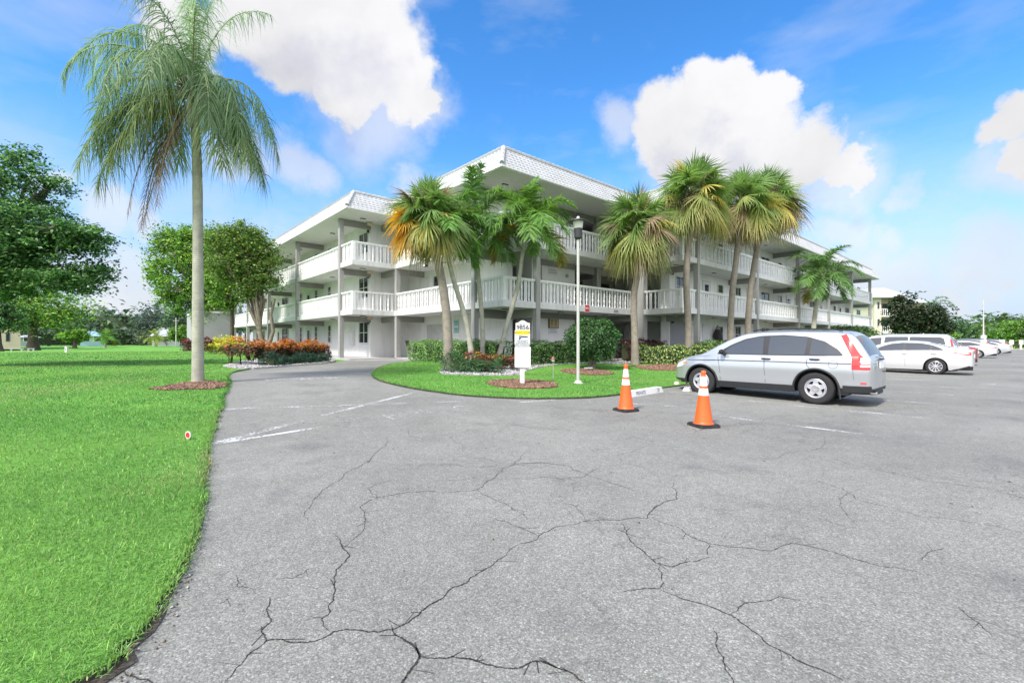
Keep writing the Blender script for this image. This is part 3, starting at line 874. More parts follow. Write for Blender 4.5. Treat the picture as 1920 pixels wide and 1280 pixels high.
# ceiling lights
def clight(x, y, z):
    mb = MB().box(x-.15, x+.15, y-.07, y+.07, z-.05, z-.0145)
    o = mb.build('ceiling_light', DARKM, BLD); MB().box(x-.13, x+.13, y-.055, y+.055, z-.08, z-.051).build('diffuser', TRIM, o)
for z in (2.5, 5.25, 8.13):
    for x, y in ((.95, 1.0), (4.6, .95), (8.3, .95), (-1.5, 10.8), (-1.5, 15.6), (-1.5, 22.5), (-1.5, 31), (11.0, -1.8), (15.6, -1.8), (24, -1.8), (32, -1.8), (41, -1.8), (.95, 6.0)):
        clight(x, y, z)
for z in (2.5, 5.25, 8.12):
    MB().box(-.98, -.68, 11.25, 11.45, z-.19, z-.015).build('ceiling_lantern', mat('lantern_cream', (.62,.50,.33), .5), BLD)
# conduit, alarm bells, pipes on the front wall
mb = MB()
for z in (2.78, 5.53): mb.tube([(4.15, 1.86, z), (4.15, 1.86, z+2.45)], .022, 6)
mb.build('conduit', BEAM, BLD)
for z in (4.55, 7.35): MB().lathe([(0,0),(.10,0),(.10,.03),(.06,.07),(0,.075)], 14, (6.1, 1.82, z), axis='y').build('alarm_bell', mat('bell_grey', (.3,.33,.33), .4), BLD)
for x, y in ((-.72, 11.88), (-.72, 11.88)):
    pass
for z in (2.05, 4.85, 7.6):
    MB().lathe([(0,0),(.07,.0),(.08,.08),(.05,.16),(0,.17)], 10, (-.74, 11.85, z)).build('wall_lamp', DARKM, BLD)
    MB().lathe([(0,0),(.07,.0),(.08,.08),(.05,.16),(0,.17)], 10, (11.98, -1.06, z)).build('wall_lamp', DARKM, BLD)
def cable(pts): return pts
# sagging string of lights along the far gallery
mb = MB()
for i in range(3):
    a = 26.5+i*8.2
    mb.tube([(a+8.1*t, -2.83, 6.1+.0-1.3*t*(1-t)) for t in np.linspace(0, 1, 10)], .012, 4)
mb.build('light_string', DARKM, BLD)

# end block far left: its blank wall faces the lawn
b2 = empty('end_wing', (AX, AY, .4), ROT)
tag(b2, 'blank light grey side wall of the far wing behind the croton and tree trunks', 'building')
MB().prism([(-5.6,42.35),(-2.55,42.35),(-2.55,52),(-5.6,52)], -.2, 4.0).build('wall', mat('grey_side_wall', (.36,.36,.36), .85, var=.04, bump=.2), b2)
MB().prism([(-5.7,42.25),(-2.5,42.25),(-2.5,52.2),(-5.7,52.2)], 4.001, 4.2).build('roof_edge', SLAB, b2)

# ---------------------------------------------------- signs on the block and furniture
def place_text(txt, size, m, parent, loc, rot, name='lettering', bold=.0):
    me = text_mesh(txt, size, bold, .001); me.materials.append(m)
    o = bpy.data.objects.new(name, me); C.objects.link(o); o.parent = parent; o.location = loc; o.rotation_euler = rot; return o
RED = mat('sign_red', (.62,.025,.02), .5, var=.03); WHT = mat('sign_white', (.68,.68,.68), .45, var=.02); BLK = mat('ink_black', (.03,.03,.035), .6); YEL = mat('sign_yellow', (.83,.58,.02), .5, var=.03)
def wall_sign(name, u, v, z, label, cat, group=None):
    x, y = uv(u, v); r = empty(name, (x, y, .4+z), ROT); return tag(r, label, cat, group)
r = wall_sign('fire_sign', 5.5, -.02, 2.66, 'small square red sign lettered in white on the first gallery edge beside the lamp post', 'sign')
MB().box(-.19, .19, -.012, .0, -.19, .19).build('border', WHT, r); MB().box(-.165, .165, -.02, -.013, -.165, .165).build('panel', RED, r)
place_text('FDC', .155, WHT, r, (0, -.024, 0), (pi/2, 0, 0), bold=.004)
r = wall_sign('directory_board', 5.05, 1.88, 2.02, 'yellowish pointed directory board in a dark frame on the ground floor wall', 'sign')
g = [(-.37,-.32),(.37,-.32),(.37,.22),(0,.47),(-.37,.22)]
def yprism(poly, y0, y1):
    n = len(poly); vs = [(p[0], y0, p[1]) for p in poly]+[(p[0], y1, p[1]) for p in poly]
    return MB().add(vs, [(i,(i+1)%n,n+(i+1)%n,n+i) for i in range(n)]+[tuple(range(n)), tuple(range(2*n-1, n-1, -1))])
yprism(g, -.05, 0).build('frame', mat('dark_wood', (.06,.045,.03), .6), r)
yprism([(x*.86, z*.86) for x, z in g], -.06, -.051).build('panel', mat('board_cream', (.50,.41,.22), .6, var=.08), r)
mb = MB()
for col in (-.15, .13):
    for k in range(6): mb.box(col-.10, col+.09, -.064, -.061, .10-k*.06, .13-k*.06)
mb.box(-.16, .16, -.064, -.061, .2, .24); mb.build('name_lines', mat('board_ink', (.12,.08,.04), .7), r)
for (u, v, z, lab) in ((5.05, 1.885, 1.56, 'white notice plate directly under the pointed directory board'), (5.05, 1.885, 4.68, 'white notice plate on the wall of the middle gallery'), (5.25, 1.885, 7.5, 'pale notice plate on the wall of the top gallery')):
    r = wall_sign('notice_plate', u, v, z, lab, 'sign', 'white notice plates on the gallery walls')
    MB().box(-.34, .34, -.02, 0, -.17, .17).build('panel', WHT, r)
    mb = MB(); mb.box(-.25, .2, -.024, -.021, .03, .08); mb.box(-.28, .26, -.024, -.021, -.09, -.04); mb.build('printed_lines', mat('print_grey', (.35,.35,.38), .7), r)
x, y = uv(1.88, onu(856, 1.9)); 
for z, lab in ((2.02, 'pale green notice sheet, upper of two on the shaded wall'), (1.62, 'pale green notice sheet, lower of two on the shaded wall')):
    r = empty('notice_sheet', (x, y, .4+z), ROT-pi/2); tag(r, lab, 'notice', 'notices on the shaded wall')
    MB().box(-.24, .24, -.015, 0, -.17, .17).build('sheet', mat('sheet_green', (.42,.62,.60), .6), r)
    MB().box(-.17, .17, -.018, -.0155, .02, .09).box(-.15, .15, -.018, -.0155, -.10, -.04).build('printed_lines', mat('sheet_ink', (.10,.30,.36), .6), r)
x, y = uv(7.95, -.006); r = tag(empty('number_sign', (x, y, .4+2.62), ROT), 'small dark door numbers on the slab edge beside the trunk of the shaggy palm', 'numbers')
place_text('4200', .20, BLK, r, (0, -.004, 0), (pi/2, 0, 0))
# flood lamps under the gallery edge
x, y = uv(.15, 6.6); r = tag(empty('flood_lamp', (x, y, .4+5.2), ROT), 'small black flood lamp under the top gallery edge', 'lamp')
MB().box(-.08, .10, -.09, .09, -.22, -.08).build('housing', DARKM, r); MB().box(-.09, -.081, -.07, .07, -.20, -.10).build('lens', WHT, r); MB().tube([(0,0,.04),(0,0,-.08)], .015, 6).build('bracket', DARKM, r)

# patio chair beside the hedge
cx, cy, cz = gp(768, 668)
cx, cy = uv(.75, 9.0)
r = tag(empty('patio_chair', (cx, cy, .455), ROT-.9), 'brown metal patio chair on the walkway at the left end of the long hedge', 'chair')
BR = mat('patio_brown', (.075,.05,.045), .5)
mb = MB()
for y in (-.27, .27):
    mb.tube([(.25,y,.42),(.27,y,.62),(.1,y,.66),(-.25,y,.64)], .014, 6); mb.tube([(-.22,y,.42),(-.38,y,1.0)], .014, 6)
mb.tube([(-.38,-.27,1.0),(-.38,.27,1.0)], .014, 6); mb.build('frame', BR, r, smooth=True)
MB().box(-.24, .25, -.25, .25, .40, .43).build('seat', BR, r)
MB().add([(-.23,-.25,.44),(-.23,.25,.44),(-.37,.25,.97),(-.37,-.25,.97),(-.25,-.25,.44),(-.25,.25,.44),(-.39,.25,.97),(-.39,-.25,.97)], [(0,1,2,3),(4,7,6,5),(0,4,5,1),(3,2,6,7),(0,3,7,4),(1,5,6,2)]).build('backrest', BR, r)
for a in range(4):
    t = pi/4+a*pi/2
    MB().tube([(0,0,.4),(.05*cos(t),.05*sin(t),.15),(.30*cos(t),.30*sin(t),.015)], .014, 6).build('leg', BR, r, smooth=True)
# black figure-like garden ornament hanging by the ground floor wall of the right wing
u_ = onv(1337, -.95); x, y = uv(u_, -1.25)
r = tag(empty('wall_ornament', (x, y, .4+1.05), ROT), 'dark hanging ornament with a pointed top beside a ground floor window', 'ornament')
MB().lathe([(.02,0),(.16,.05),(.24,.3),(.26,.55),(.16,.8),(.10,.9)], 10, (0,0,-.1)).build('bundle', mat('ornament_black', (.03,.025,.025), .8, var=.5, scale=12, bump=1), r, smooth=True)
MB().lathe([(.10,.8),(.16,.84),(.10,.98),(.02,1.12),(0,1.15)], 10, (0,0,-.1)).build('cap', BEAM, r)
# ================================================================== STREET FURNITURE
def g_empty(name, px, py, rz=0, **k):
    x, y, z = gp(px, py); return tag(empty(name, (x, y, z), rz), **k)
# lamp post
r = g_empty('street_lamp', 1084, 720, label='cream lamp post with a black disc lantern standing on the small lawn', cat='lamp post')
PC = mat('lamp_post_cream', (.44,.44,.40), .5, var=.06, dirt=.25)
zg = gp(1084, 720)[2]; D = gp(1084, 720)[1]
ht = (640-447)/F*D+CAMZ-zg
MB().tube([(0,0,.03),(0,0,ht)], [.050,.040], 16).build('pole', PC, r, smooth=True)
MB().lathe([(.16,0),(.16,.03),(.11,.06),(.085,.10),(.066,.12)], 20).build('base_flange', PC, r, smooth=True)
ppm = D/F
zz = lambda py: (640-py)/F*D+CAMZ-zg
lan = MB(); lan.lathe([(.06,zz(449)),(.115,zz(446)),(.125,zz(429))], 20)
lan.build('lantern_base', DARKM, r, smooth=True)
MB().lathe([(.125,zz(428.5)),(.15,zz(418)),(.16,zz(416))], 20).build('lantern_glass', mat('frosted_lens', (.72,.70,.62), .25), r, smooth=True)
MB().lathe([(.0,zz(415.5)),(.29,zz(416)),(.285,zz(414.5)),(.14,zz(411.5)),(.05,zz(410.5)),(0,zz(410.4))], 28).build('lantern_hood', DARKM, r, smooth=True)
MB().lathe([(0,zz(411)),(.045,zz(411)),(.05,zz(408)),(.03,zz(406)),(0,zz(406))], 12).build('finial', TRIM, r, smooth=True)

# post sign with house number
px0, py0 = 979, 722
x, y, z = gp(px0, py0); D = y
r = tag(empty('entrance_sign', (x, y, z), 0.06), 'white post sign reading 9856 with a yellow security panel in a round mulch bed', 'sign')
W = lambda px: px/F*D
Z = lambda py: (640-py)/F*D+CAMZ-z
WP = mat('sign_paint', (.62,.62,.63), .5, var=.03, dirt=.05)
MB().box(-.062, .062, -.045, .045, -.05, Z(602)).build('post', WP, r)
w = W(13.2)
top = [(-w, Z(624)), (w, Z(624)), (w, Z(605.5)), (w*.72, Z(605.3)), (w*.42, Z(602.8)), (w*.18, Z(601)), (0, Z(600.6)), (-w*.18, Z(601)), (-w*.42, Z(602.8)), (-w*.72, Z(605.3)), (-w, Z(605.5))]
yprism([(a+.01, b) for a, b in top], -.075, -.046).build('number_panel', WP, r)
def rrect(cx, w, z0, z1, rad=.04):
    out = []
    for (sx, sz, a0) in ((1,0,-pi/2),(1,1,0),(-1,1,pi/2),(-1,0,pi)):
        ox = cx+sx*(w-rad); oz = (z1-rad) if sz else (z0+rad)
        for k in range(5): a = a0+k*pi/8; out.append((ox+rad*cos(a), oz+rad*sin(a)))
    return out
yprism(rrect(0, W(14.4), Z(648.5), Z(618.5)), -.092, -.077).build('security_panel', WP, r)
yprism(rrect(.01, W(15.0), Z(688.5), Z(649)), -.075, -.046).build('blank_panel', WP, r)
yprism(rrect(0, W(13.0), Z(627.5), Z(619.5), .02), -.096, -.093).build('yellow_band', YEL, r)
DT = mat('sign_print', (.05,.06,.10), .6); OL = mat('sign_olive', (.22,.15,.01), .6)
place_text('B-17', .085, mat('print_grey2', (.25,.25,.28), .6), r, (.01, -.078, Z(607.6)), (pi/2,0,0), 'lettering')
place_text('9856', .175, BLK, r, (.01, -.078, Z(614.2)), (pi/2,0,0), 'lettering', .003)
place_text('SECURITY NOTICE', .052, OL, r, (0, -.099, Z(623.5)), (pi/2,0,0), 'lettering', .001)
for i, tx in enumerate(('THIS PROPERTY', 'IS PROTECTED BY', 'VIDEO SURVEILLANCE')):
    place_text(tx, .043, DT, r, (0, -.094, Z(639.6+i*3.1)), (pi/2,0,0), 'lettering', .001)
cm_ = MB(); zc = Z(632.3)
def yp(poly): 
    q = yprism(poly, -.095, -.0925); cm_.add(q.v, q.f)
yp([(-.10,zc+.045),(.15,zc+.03),(.16,zc+.005),(.10,zc-.01),(.0,zc-.005),(-.10,zc+.02)])
yp([(-.10,zc+.01),(-.02,zc-.01),(-.04,zc-.035),(-.09,zc-.075),(-.115,zc-.075),(-.09,zc-.03)])
cm_.build('camera_symbol', DT, r)

# traffic cones
OR = mat('cone_orange', (.80,.105,.012), .45, var=.06, scale=9, dirt=.25); CW = mat('cone_white', (.66,.66,.66), .35, var=.04, dirt=.15); RUB = mat('cone_rubber', (.025,.025,.026), .7, var=.3, scale=14)
def cone(px, py, rz, label):
    x, y, z = gp(px, py)
    r = tag(empty('traffic_cone', (x, y, z+.001), rz), label, 'traffic cone', 'traffic cones on the tarmac')
    b = [(-.17,-.19),(.17,-.19),(.19,-.17),(.19,.17),(.17,.19),(-.17,.19),(-.19,.17),(-.19,-.17)]
    mb = MB().prism(b, .004, .035); mb.prism([(a*.93, c*.93) for a, c in b], .0355, .052); mb.build('base', RUB, r)
    R = lambda h: .142-(.142-.028)*(h-.052)/(.91-.052)
    MB().lathe([(.165,.0525),(.150,.06),(R(.06),.085),(R(.46),.46)]+[(R(.47),.47),(R(.86),.86),(.040,.862),(.040,.905),(.032,.915),(.02,.915),(.018,.80)], 32).build('cone_body', OR, r, smooth=True, angle=50)
    for a, c in ((.51, .625), (.665, .82)):
        MB().lathe([(R(a)+.0015,a),(R(a)+.003,a+.002),(R(c)+.003,c-.002),(R(c)+.0015,c)], 32).build('reflective_band', CW, r, smooth=True)
cone(1319, 799, .25, 'orange cone with two white bands nearest the camera in front of the silver car')
cone(1173.5, 770, .5, 'orange cone with two white bands standing at the end of the lettered wheel stop')

# wheel stops
WS = mat('wheelstop_white', (.62,.62,.61), .8, var=.1, scale=6, dirt=.35)
def wheelstop(u, v, rz, label, txt=None, h=.10, w=.19, L=1.75):
    x, y = uv(u, v)
    r = tag(empty('wheel_stop', (x, y, H(x, y)+.002), ROT+rz), label, 'wheel stop', 'concrete wheel stops')
    a = L/2
    vs = []
    for s in (-1, 1):
        vs += [(s*a, -w/2, 0), (s*(a-.04), -w/2+.035, h), (s*(a-.04), w/2-.035, h), (s*a, w/2, 0)]
    o = MB().add(vs, [(0,1,2,3),(7,6,5,4),(0,4,5,1),(1,5,6,2),(2,6,7,3)]).build('block', WS, r)
    if txt:
        for (t_, x_) in txt: place_text(t_, .125, mat('faded_print', (.20,.20,.21), .7), r, (x_, -w/2+.0175-.004, h/2+.001), (atan2(h, .035),0,0), 'lettering', .002)
pa, pb = to_uv(*gp(1163,747)[:2]), to_uv(*gp(1245,733)[:2])
an = atan2(pb[1]-pa[1], pb[0]-pa[0])
wheelstop((pa[0]+pb[0])/2, (pa[1]+pb[1])/2, an, 'white lettered wheel stop lying beside the cone at the lawn edge', (('PRIVATE', -.30), ('27', .62)), h=.14, w=.22)
wheelstop(.10, -8.55, .02, 'worn white wheel stop under the front wheel of the silver car')
for k in range(1, 6): wheelstop(.05+2.67*k, -8.5, 0, 'white wheel stop of the stalls between the silver car and the white sedan')
x, y, z = gp(1269, 723); mb = MB(); mb.lathe([(0,.0),(.09,.01),(.08,.07),(.03,.10),(0,.10)], 7)
tag(mb.build('stone', mat('pale_stone', (.60,.58,.46), .9, var=.1, bump=.5), loc=(x, y, z+.03)), 'pale rounded stone on the lawn edge before the silver car', 'stone')

# small red reflector disc in the grass
x, y, z = gp(352, 829)
r = tag(empty('lawn_marker', (x, y, z), -.35), 'small round red reflector on a white stake in the grass at the drive edge', 'marker')
MB().tube([(0,0,0),(0,0,.07)], .006, 6).build('stake', TRIM, r)
MB().lathe([(0,0),(.05,0),(.05,.008),(0,.008)], 20, (0,0,.095), axis='y').build('rim', WHT, r)
MB().lathe([(0,-.004),(.036,-.004),(.037,-.0005)], 20, (0,0,.095), axis='y').build('disc', RED, r)

# garden path light and spot light
r = g_empty('garden_light', 1037, 713, label='thin stake light with a rusty mushroom head on the lawn beside the post sign', cat='garden light')
D = gp(1037, 713)[1]; k = D/F
MB().tube([(0,0,0),(.01,0,36*k)], .010, 6).build('stake', mat('stake_grey', (.35,.35,.33), .6), r)
MB().lathe([(.045,36*k),(.05,37.5*k),(.03,39*k)], 12).build('lens', TRIM, r)
MB().lathe([(.055,38*k),(.06,40*k),(.03,44*k),(0,45*k)], 12).build('cap', mat('rust', (.30,.13,.09), .7), r, smooth=True)
x, y, z = gp(1103, 697)
r = tag(empty('spot_light', (x, y, z+.06), .3), 'flat grey spot light lying in mulch under the round bush', 'garden light')
MB().box(-.16, .16, -.05, .05, .07, .11).build('housing', mat('spot_grey', (.50,.50,.52), .4), r); MB().tube([(0,0,0),(0,0,.07)], .015, 6).build('stake', DARKM, r)
# ================================================================== VEGETATION
def norm(a): return a/np.maximum(np.linalg.norm(a, axis=1, keepdims=True), 1e-9)
def leaf_quads(P, size, cols, up=.4, aspect=.5, out=None, seed=0, colw=None, droop=.0):
    N = len(P)
    Nn = rng.normal(0, 1, (N, 3)); Nn[:, 2] = np.abs(Nn[:, 2])+up
    if out is not None: Nn += out*1.2
    Nn = norm(Nn); T = norm(np.cross(Nn, rng.normal(0, 1, (N, 3)))); B = np.cross(Nn, T)
    T[:, 2] -= droop; T = norm(T)
    L = (size*rng.uniform(.6, 1.35, N))[:, None]; W = L*aspect
    V = np.stack([P-T*L*.5, P+B*W*.5+Nn*L*.09-T*L*.05, P+T*L*.5-Nn*L*.06, P-B*W*.5+Nn*L*.09-T*L*.05], 1)
    Q = np.arange(N*4).reshape(N, 4)
    cols = np.array(cols, float)
    c = cols[rng.choice(len(cols), N, p=colw)]*rng.uniform(.72, 1.28, (N, 1))
    return V.reshape(-1, 3), Q, np.repeat(c, 4, 0)

def ellip_points(ells, n, shell=.33, low=-1.0):
    """cluster centres spread through a list of ellipsoids (cx,cy,cz,rx,ry,rz)"""
    vol = np.array([e[3]*e[4]*e[5] for e in ells])**(2/3); vol /= vol.sum()
    k = rng.choice(len(ells), n, p=vol); E = np.array(ells)[k]
    d = norm(rng.normal(0, 1, (n, 3))); r = rng.random(n)**shell
    P = E[:, :3]+d*r[:, None]*E[:, 3:6]
    return P, d

TWIG = mat('bark_grey', (.20,.165,.13), .9, var=.3, scale=6, bump=.8, bscale=30, dirt=.3)
BARKD = mat('bark_dark', (.09,.07,.055), .9, var=.3, scale=6, bump=.8, bscale=30)
def tree(name, label, cat, base, fork, tr, ells, ncl, per, crad, size, cols, group=None, nlimb=10, bark=None, flat=.6, shell=.33, up=.5, extra_trunks=(), aspect=.55, colw=None, lean=(0, 0)):
    bx, by, bz = base
    r = tag(empty(name, base), label, cat, group)
    P, d = ellip_points(ells, ncl, shell)
    n = ncl*per
    idx = np.repeat(np.arange(ncl), per)
    rad = crad*rng.uniform(.35, 1.5, ncl)
    off = np.clip(rng.normal(0, .5, (n, 3)), -.85, .85); off[:, 2] *= flat
    Q = P[idx]+off*rad[idx][:, None]
    tint = rng.uniform(.75, 1.25, ncl)[idx]
    V, F_, c = leaf_quads(Q, size, cols, up=up, aspect=aspect, colw=colw)
    c = c*np.repeat(tint, 4)[:, None]
    np_mesh('crown', V, F_, c, M_leaf, r)
    mb = MB(); top = Vector((lean[0], lean[1], fork))
    mb.tube([(0,0,-.15),(lean[0]*.2,lean[1]*.2,fork*.35),(lean[0]*.6,lean[1]*.6,fork*.7),top], [tr*1.5, tr*1.02, tr*.9, tr*.82], 10)
    sel = np.argsort(rng.random(ncl))[:nlimb]
    rdm = random.Random(int(abs(bx)*10)+3)
    def limb(a, b, r0, r1, wig, seg=6):
        pts = []
        for k in range(seg+1):
            t = k/seg; p = a.lerp(b, t); s = sin(pi*t)*wig
            pts.append(p+Vector((rdm.uniform(-s, s), rdm.uniform(-s, s), rdm.uniform(-s, s)*.5+sin(pi*t)*(b-a).length*.06)))
        pts[0] = a; pts[-1] = b
        mb.tube(pts, [r0+(r1-r0)*k/seg for k in range(seg+1)], 6)
        return pts
    for i, s in enumerate(sel):
        b = Vector(P[s]); pts = limb(top, b, tr*.55, tr*.10, .10*(b-top).length*.5)
        near = np.argsort(np.linalg.norm(P-np.array(b), axis=1))[1:5]
        for q in near: limb(pts[3], Vector(P[q]), tr*.24, tr*.05, .12, 4)
    mb.build('trunk', bark or TWIG, r, smooth=True, angle=60)
    return r

def ell_px(cx, cy, rx, ry, D, dd=1.0, base=None):
    """an ellipsoid around the real place that the photograph shows at (cx, cy), D metres off"""
    X = (cx-960)/F*D; Z = CAMZ+(640-cy)/F*D
    rxm, rzm = rx/F*D, ry/F*D
    return (X-base[0], D+0.0-base[1], Z-base[2], rxm, (rxm+rzm)/2*dd, rzm)

G_mid = [(0.138,0.313,0.062),(0.080,0.198,0.042),(0.230,0.419,0.073),(0.345,0.460,0.105),(0.050,0.126,0.031)]
G_lite = [(.14,.26,.065),(.10,.20,.05),(.21,.32,.085),(.065,.14,.04),(.26,.30,.10)]
G_dark = [(0.034,0.093,0.034),(0.054,0.132,0.046),(0.023,0.062,0.025),(0.085,0.171,0.054)]
G_lush = [(.085,.19,.068),(.13,.27,.09),(.05,.13,.048),(.20,.35,.12),(.035,.085,.034)]

# big tree whose crown comes in from the left edge
D = 17.5; base = ((-60-960)/F*D, D, H((-60-960)/F*D, D))
e = [ell_px(-30,330,125,62,D,1.3,base), ell_px(-60,420,190,60,D,1.2,base), ell_px(60,430,110,45,D,1.2,base), ell_px(120,445,85,28,D-.5,1.2,base), ell_px(40,500,140,50,D,1.2,base), ell_px(110,520,80,36,D-.3,1.2,base), ell_px(-60,520,150,45,D,1.2,base), ell_px(160,470,45,20,D,1,base), ell_px(30,290,30,22,D,1,base)]
tree('shade_tree', 'large spreading green shade tree whose crown reaches in from the left edge of the lawn', 'tree', base, 3.0, .30, e, 800, 72, .50, .145, G_lush, nlimb=26, bark=BARKD, flat=.45, shell=.5, up=.9, aspect=.5)

# trees beside the left wing
base = gp(402, 657.5); D = base[1]
e = [ell_px(350,505,62,80,D,.8,base), ell_px(400,470,60,45,D,.8,base), ell_px(330,450,40,28,D,.8,base), ell_px(395,560,45,45,D,.8,base), ell_px(330,560,38,28,D,.8,base), ell_px(300,525,16,16,D,.8,base)]
tree('bushy_tree', 'dense round green tree standing farthest along the left wing, behind the tall palm trunk', 'tree', base, 3.4, .30, e, 520, 72, .85, .26, G_mid, 'trees along the left wing', nlimb=14, flat=.6)
u0, v0 = -5.6, 25.0; x, y = uv(u0, v0); base = (x, y, H(x, y)); D = y
e = [ell_px(425,470,45,35,D,.8,base), ell_px(415,520,40,36,D,.8,base), ell_px(430,560,30,20,D,.8,base)]
tree('slim_tree', 'slim grey trunked tree with a label band, between the bushy tree and the yellow croton', 'tree', base, 3.3, .15, e, 150, 60, .6, .2, G_mid, 'trees along the left wing', nlimb=8, bark=BARKD)
u0, v0 = -4.7, 19.6; x, y = uv(u0, v0); base = (x, y, H(x, y)); D = y
e = [ell_px(452,455,52,38,D,.8,base), ell_px(492,487,32,32,D,.8,base), ell_px(440,500,55,38,D,.8,base), ell_px(486,525,32,24,D,.8,base), ell_px(415,445,30,22,D,.8,base), ell_px(470,545,26,18,D,.8,base)]
r = tree('flowering_tree', 'leaning multi limbed tree with pale green crown in front of the left wing railings', 'tree', base, 1.7, .21, e, 470, 66, .58, .17, G_lite, 'trees along the left wing', nlimb=8, shell=.45, up=.8, lean=(-.25, 0))
# second stem of that tree
mb = MB(); k = D/F
mb.tube([(0,0,-.1),(.35,0,.7),(.62,.1,1.7),(.45,.1,2.8),(.75,.1,3.9)], [.17,.13,.12,.10,.06], 8); mb.build('trunk', TWIG, r, smooth=True, angle=60)

# ------------------------------------------------ hedges and shrubs
def hedge(name, label, cat, pts, h, w, dens, size, cols, group=None, z0=.0, top=.9, gap=0.0, parent=None, core=(.03,.045,.015), colw=None, up=.2, wob=.06, stems=0, aspect=.55, topcols=None, zb=0.0):
    """a clipped hedge along a polyline; leaves on all sides over a twiggy core"""
    r = tag(empty(name, (pts[0][0], pts[0][1], H(*pts[0][:2]))), label, cat, group)
    ox, oy, oz = r.location
    Ps = []; Os = []; cm = MB()
    for a, b in zip(pts, pts[1:]):
        L = math.hypot(b[0]-a[0], b[1]-a[1]); ex, ey = (b[0]-a[0])/L, (b[1]-a[1])/L; nx, ny = -ey, ex
        n = int((2*h+w)*L*dens)
        s = rng.uniform(-w/2*.8, L+w/2*.8, n); t = rng.uniform(0, 2*h+w, n)
        d = np.where(t < h, -w/2, np.where(t < h+w, t-h-w/2, w/2)); z = np.where(t < h, t, np.where(t < h+w, h, 2*h+w-t))
        bump = wob*np.sin(s*3.1+z*4)+wob*.7*np.sin(s*7.3+1.3)+rng.normal(0, wob*.6, n)
        o = np.stack([np.where(np.abs(d) >= w/2-.001, np.sign(d)*nx, 0), np.where(np.abs(d) >= w/2-.001, np.sign(d)*ny, 0), np.where(z >= h-.001, 1.0, 0)], 1)
        dd = d+np.where(np.abs(d) >= w/2-.001, np.sign(d)*bump, 0); z2 = z+np.where(z >= h-.001, bump, 0)-.05*h*(np.abs(d)/(w/2))**6*(z > h*.8)
        X = a[0]+ex*s+nx*dd; Y = a[1]+ey*s+ny*dd
        Ps.append(np.stack([X-ox, Y-oy, Hn(X, Y)+z0+z2-oz], 1)); Os.append(o)
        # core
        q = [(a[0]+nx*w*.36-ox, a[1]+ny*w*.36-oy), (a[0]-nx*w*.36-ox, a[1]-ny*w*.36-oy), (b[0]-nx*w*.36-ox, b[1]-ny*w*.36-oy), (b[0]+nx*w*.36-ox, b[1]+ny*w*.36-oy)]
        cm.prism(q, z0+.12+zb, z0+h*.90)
        for k in range(int(L*2.2)+1):
            sx = rng.uniform(0, L); dn = rng.uniform(-.25, .25)*w; X0, Y0 = a[0]+ex*sx+nx*dn-ox, a[1]+ey*sx+ny*dn-oy
            cm.tube([(X0, Y0, H(X0+ox, Y0+oy)-oz-.02), (X0+rng.uniform(-.1, .1), Y0, z0+h*.6)], .018, 5)
    P = np.concatenate(Ps); O = np.concatenate(Os)
    V, Q, c = leaf_quads(P, size, cols, up=up, out=O, colw=colw, aspect=aspect)
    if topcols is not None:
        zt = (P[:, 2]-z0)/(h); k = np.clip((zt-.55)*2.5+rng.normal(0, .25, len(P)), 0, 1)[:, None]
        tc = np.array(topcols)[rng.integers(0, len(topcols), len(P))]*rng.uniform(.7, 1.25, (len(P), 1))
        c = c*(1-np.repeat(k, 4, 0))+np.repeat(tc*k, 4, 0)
    np_mesh('foliage', V, Q, c, M_leaf, r)
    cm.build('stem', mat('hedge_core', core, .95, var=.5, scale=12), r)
    return r
HG = [(0.118,0.265,0.062),(0.078,0.196,0.047),(0.234,0.421,0.109),(0.055,0.133,0.031),(0.343,0.515,0.187)]
HV = [(0.109,0.218,0.062),(0.062,0.140,0.040),(0.468,0.593,0.156),(0.655,0.718,0.281),(0.040,0.094,0.031)]
A_ = gp(783, 677); 
hedge('hedge', 'long clipped green hedge behind the leaning palms, before the shaded left face', 'hedge', [uv(-.55, 6.2), uv(-.75, -.6)], .98, .8, 620, .075, HG, 'clipped hedges')
hedge('hedge', 'thin clipped green hedge between the white sign and the round bush, under the directory board', 'hedge', [uv(.1, -.65), uv(6.3, -.70)], 1.0, .55, 560, .075, HG, 'clipped hedges')
hedge('hedge', 'low yellow green variegated hedge behind the shaggy palm trunk', 'hedge', [uv(7.0, -2.3), uv(8.2, -3.6), uv(11.3, -3.85)], .88, .7, 560, .085, HV, 'clipped hedges', colw=[.25,.2,.25,.15,.15])
hedge('hedge', 'dark green hedge beyond the front end of the silver car', 'hedge', [uv(10.9, -3.35), uv(24, -3.45)], 1.12, .7, 330, .085, HG, 'clipped hedges')
hedge('croton_hedge', 'dark maroon croton row behind the variegated hedge', 'hedge', [uv(7.2, -1.1), uv(9.4, -1.75)], 1.08, .7, 420, .12, [(.075,.014,.020),(.04,.012,.015),(.12,.03,.03),(.03,.025,.015)], 'croton plantings', aspect=.35)
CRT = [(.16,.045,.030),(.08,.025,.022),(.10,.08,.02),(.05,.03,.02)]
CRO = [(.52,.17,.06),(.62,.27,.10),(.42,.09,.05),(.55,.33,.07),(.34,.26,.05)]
cp = [gp(487,685)[:2], gp(540,681)[:2], gp(600,676.5)[:2]]
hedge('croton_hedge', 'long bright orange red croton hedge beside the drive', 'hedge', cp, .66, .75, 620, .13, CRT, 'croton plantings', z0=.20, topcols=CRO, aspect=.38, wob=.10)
cp2 = [gp(444,686)[:2], gp(476,686)[:2]]
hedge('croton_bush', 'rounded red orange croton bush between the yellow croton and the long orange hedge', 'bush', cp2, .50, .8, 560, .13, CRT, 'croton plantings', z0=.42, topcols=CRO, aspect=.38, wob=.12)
cp3 = [gp(418,682)[:2], gp(436,684.5)[:2]]
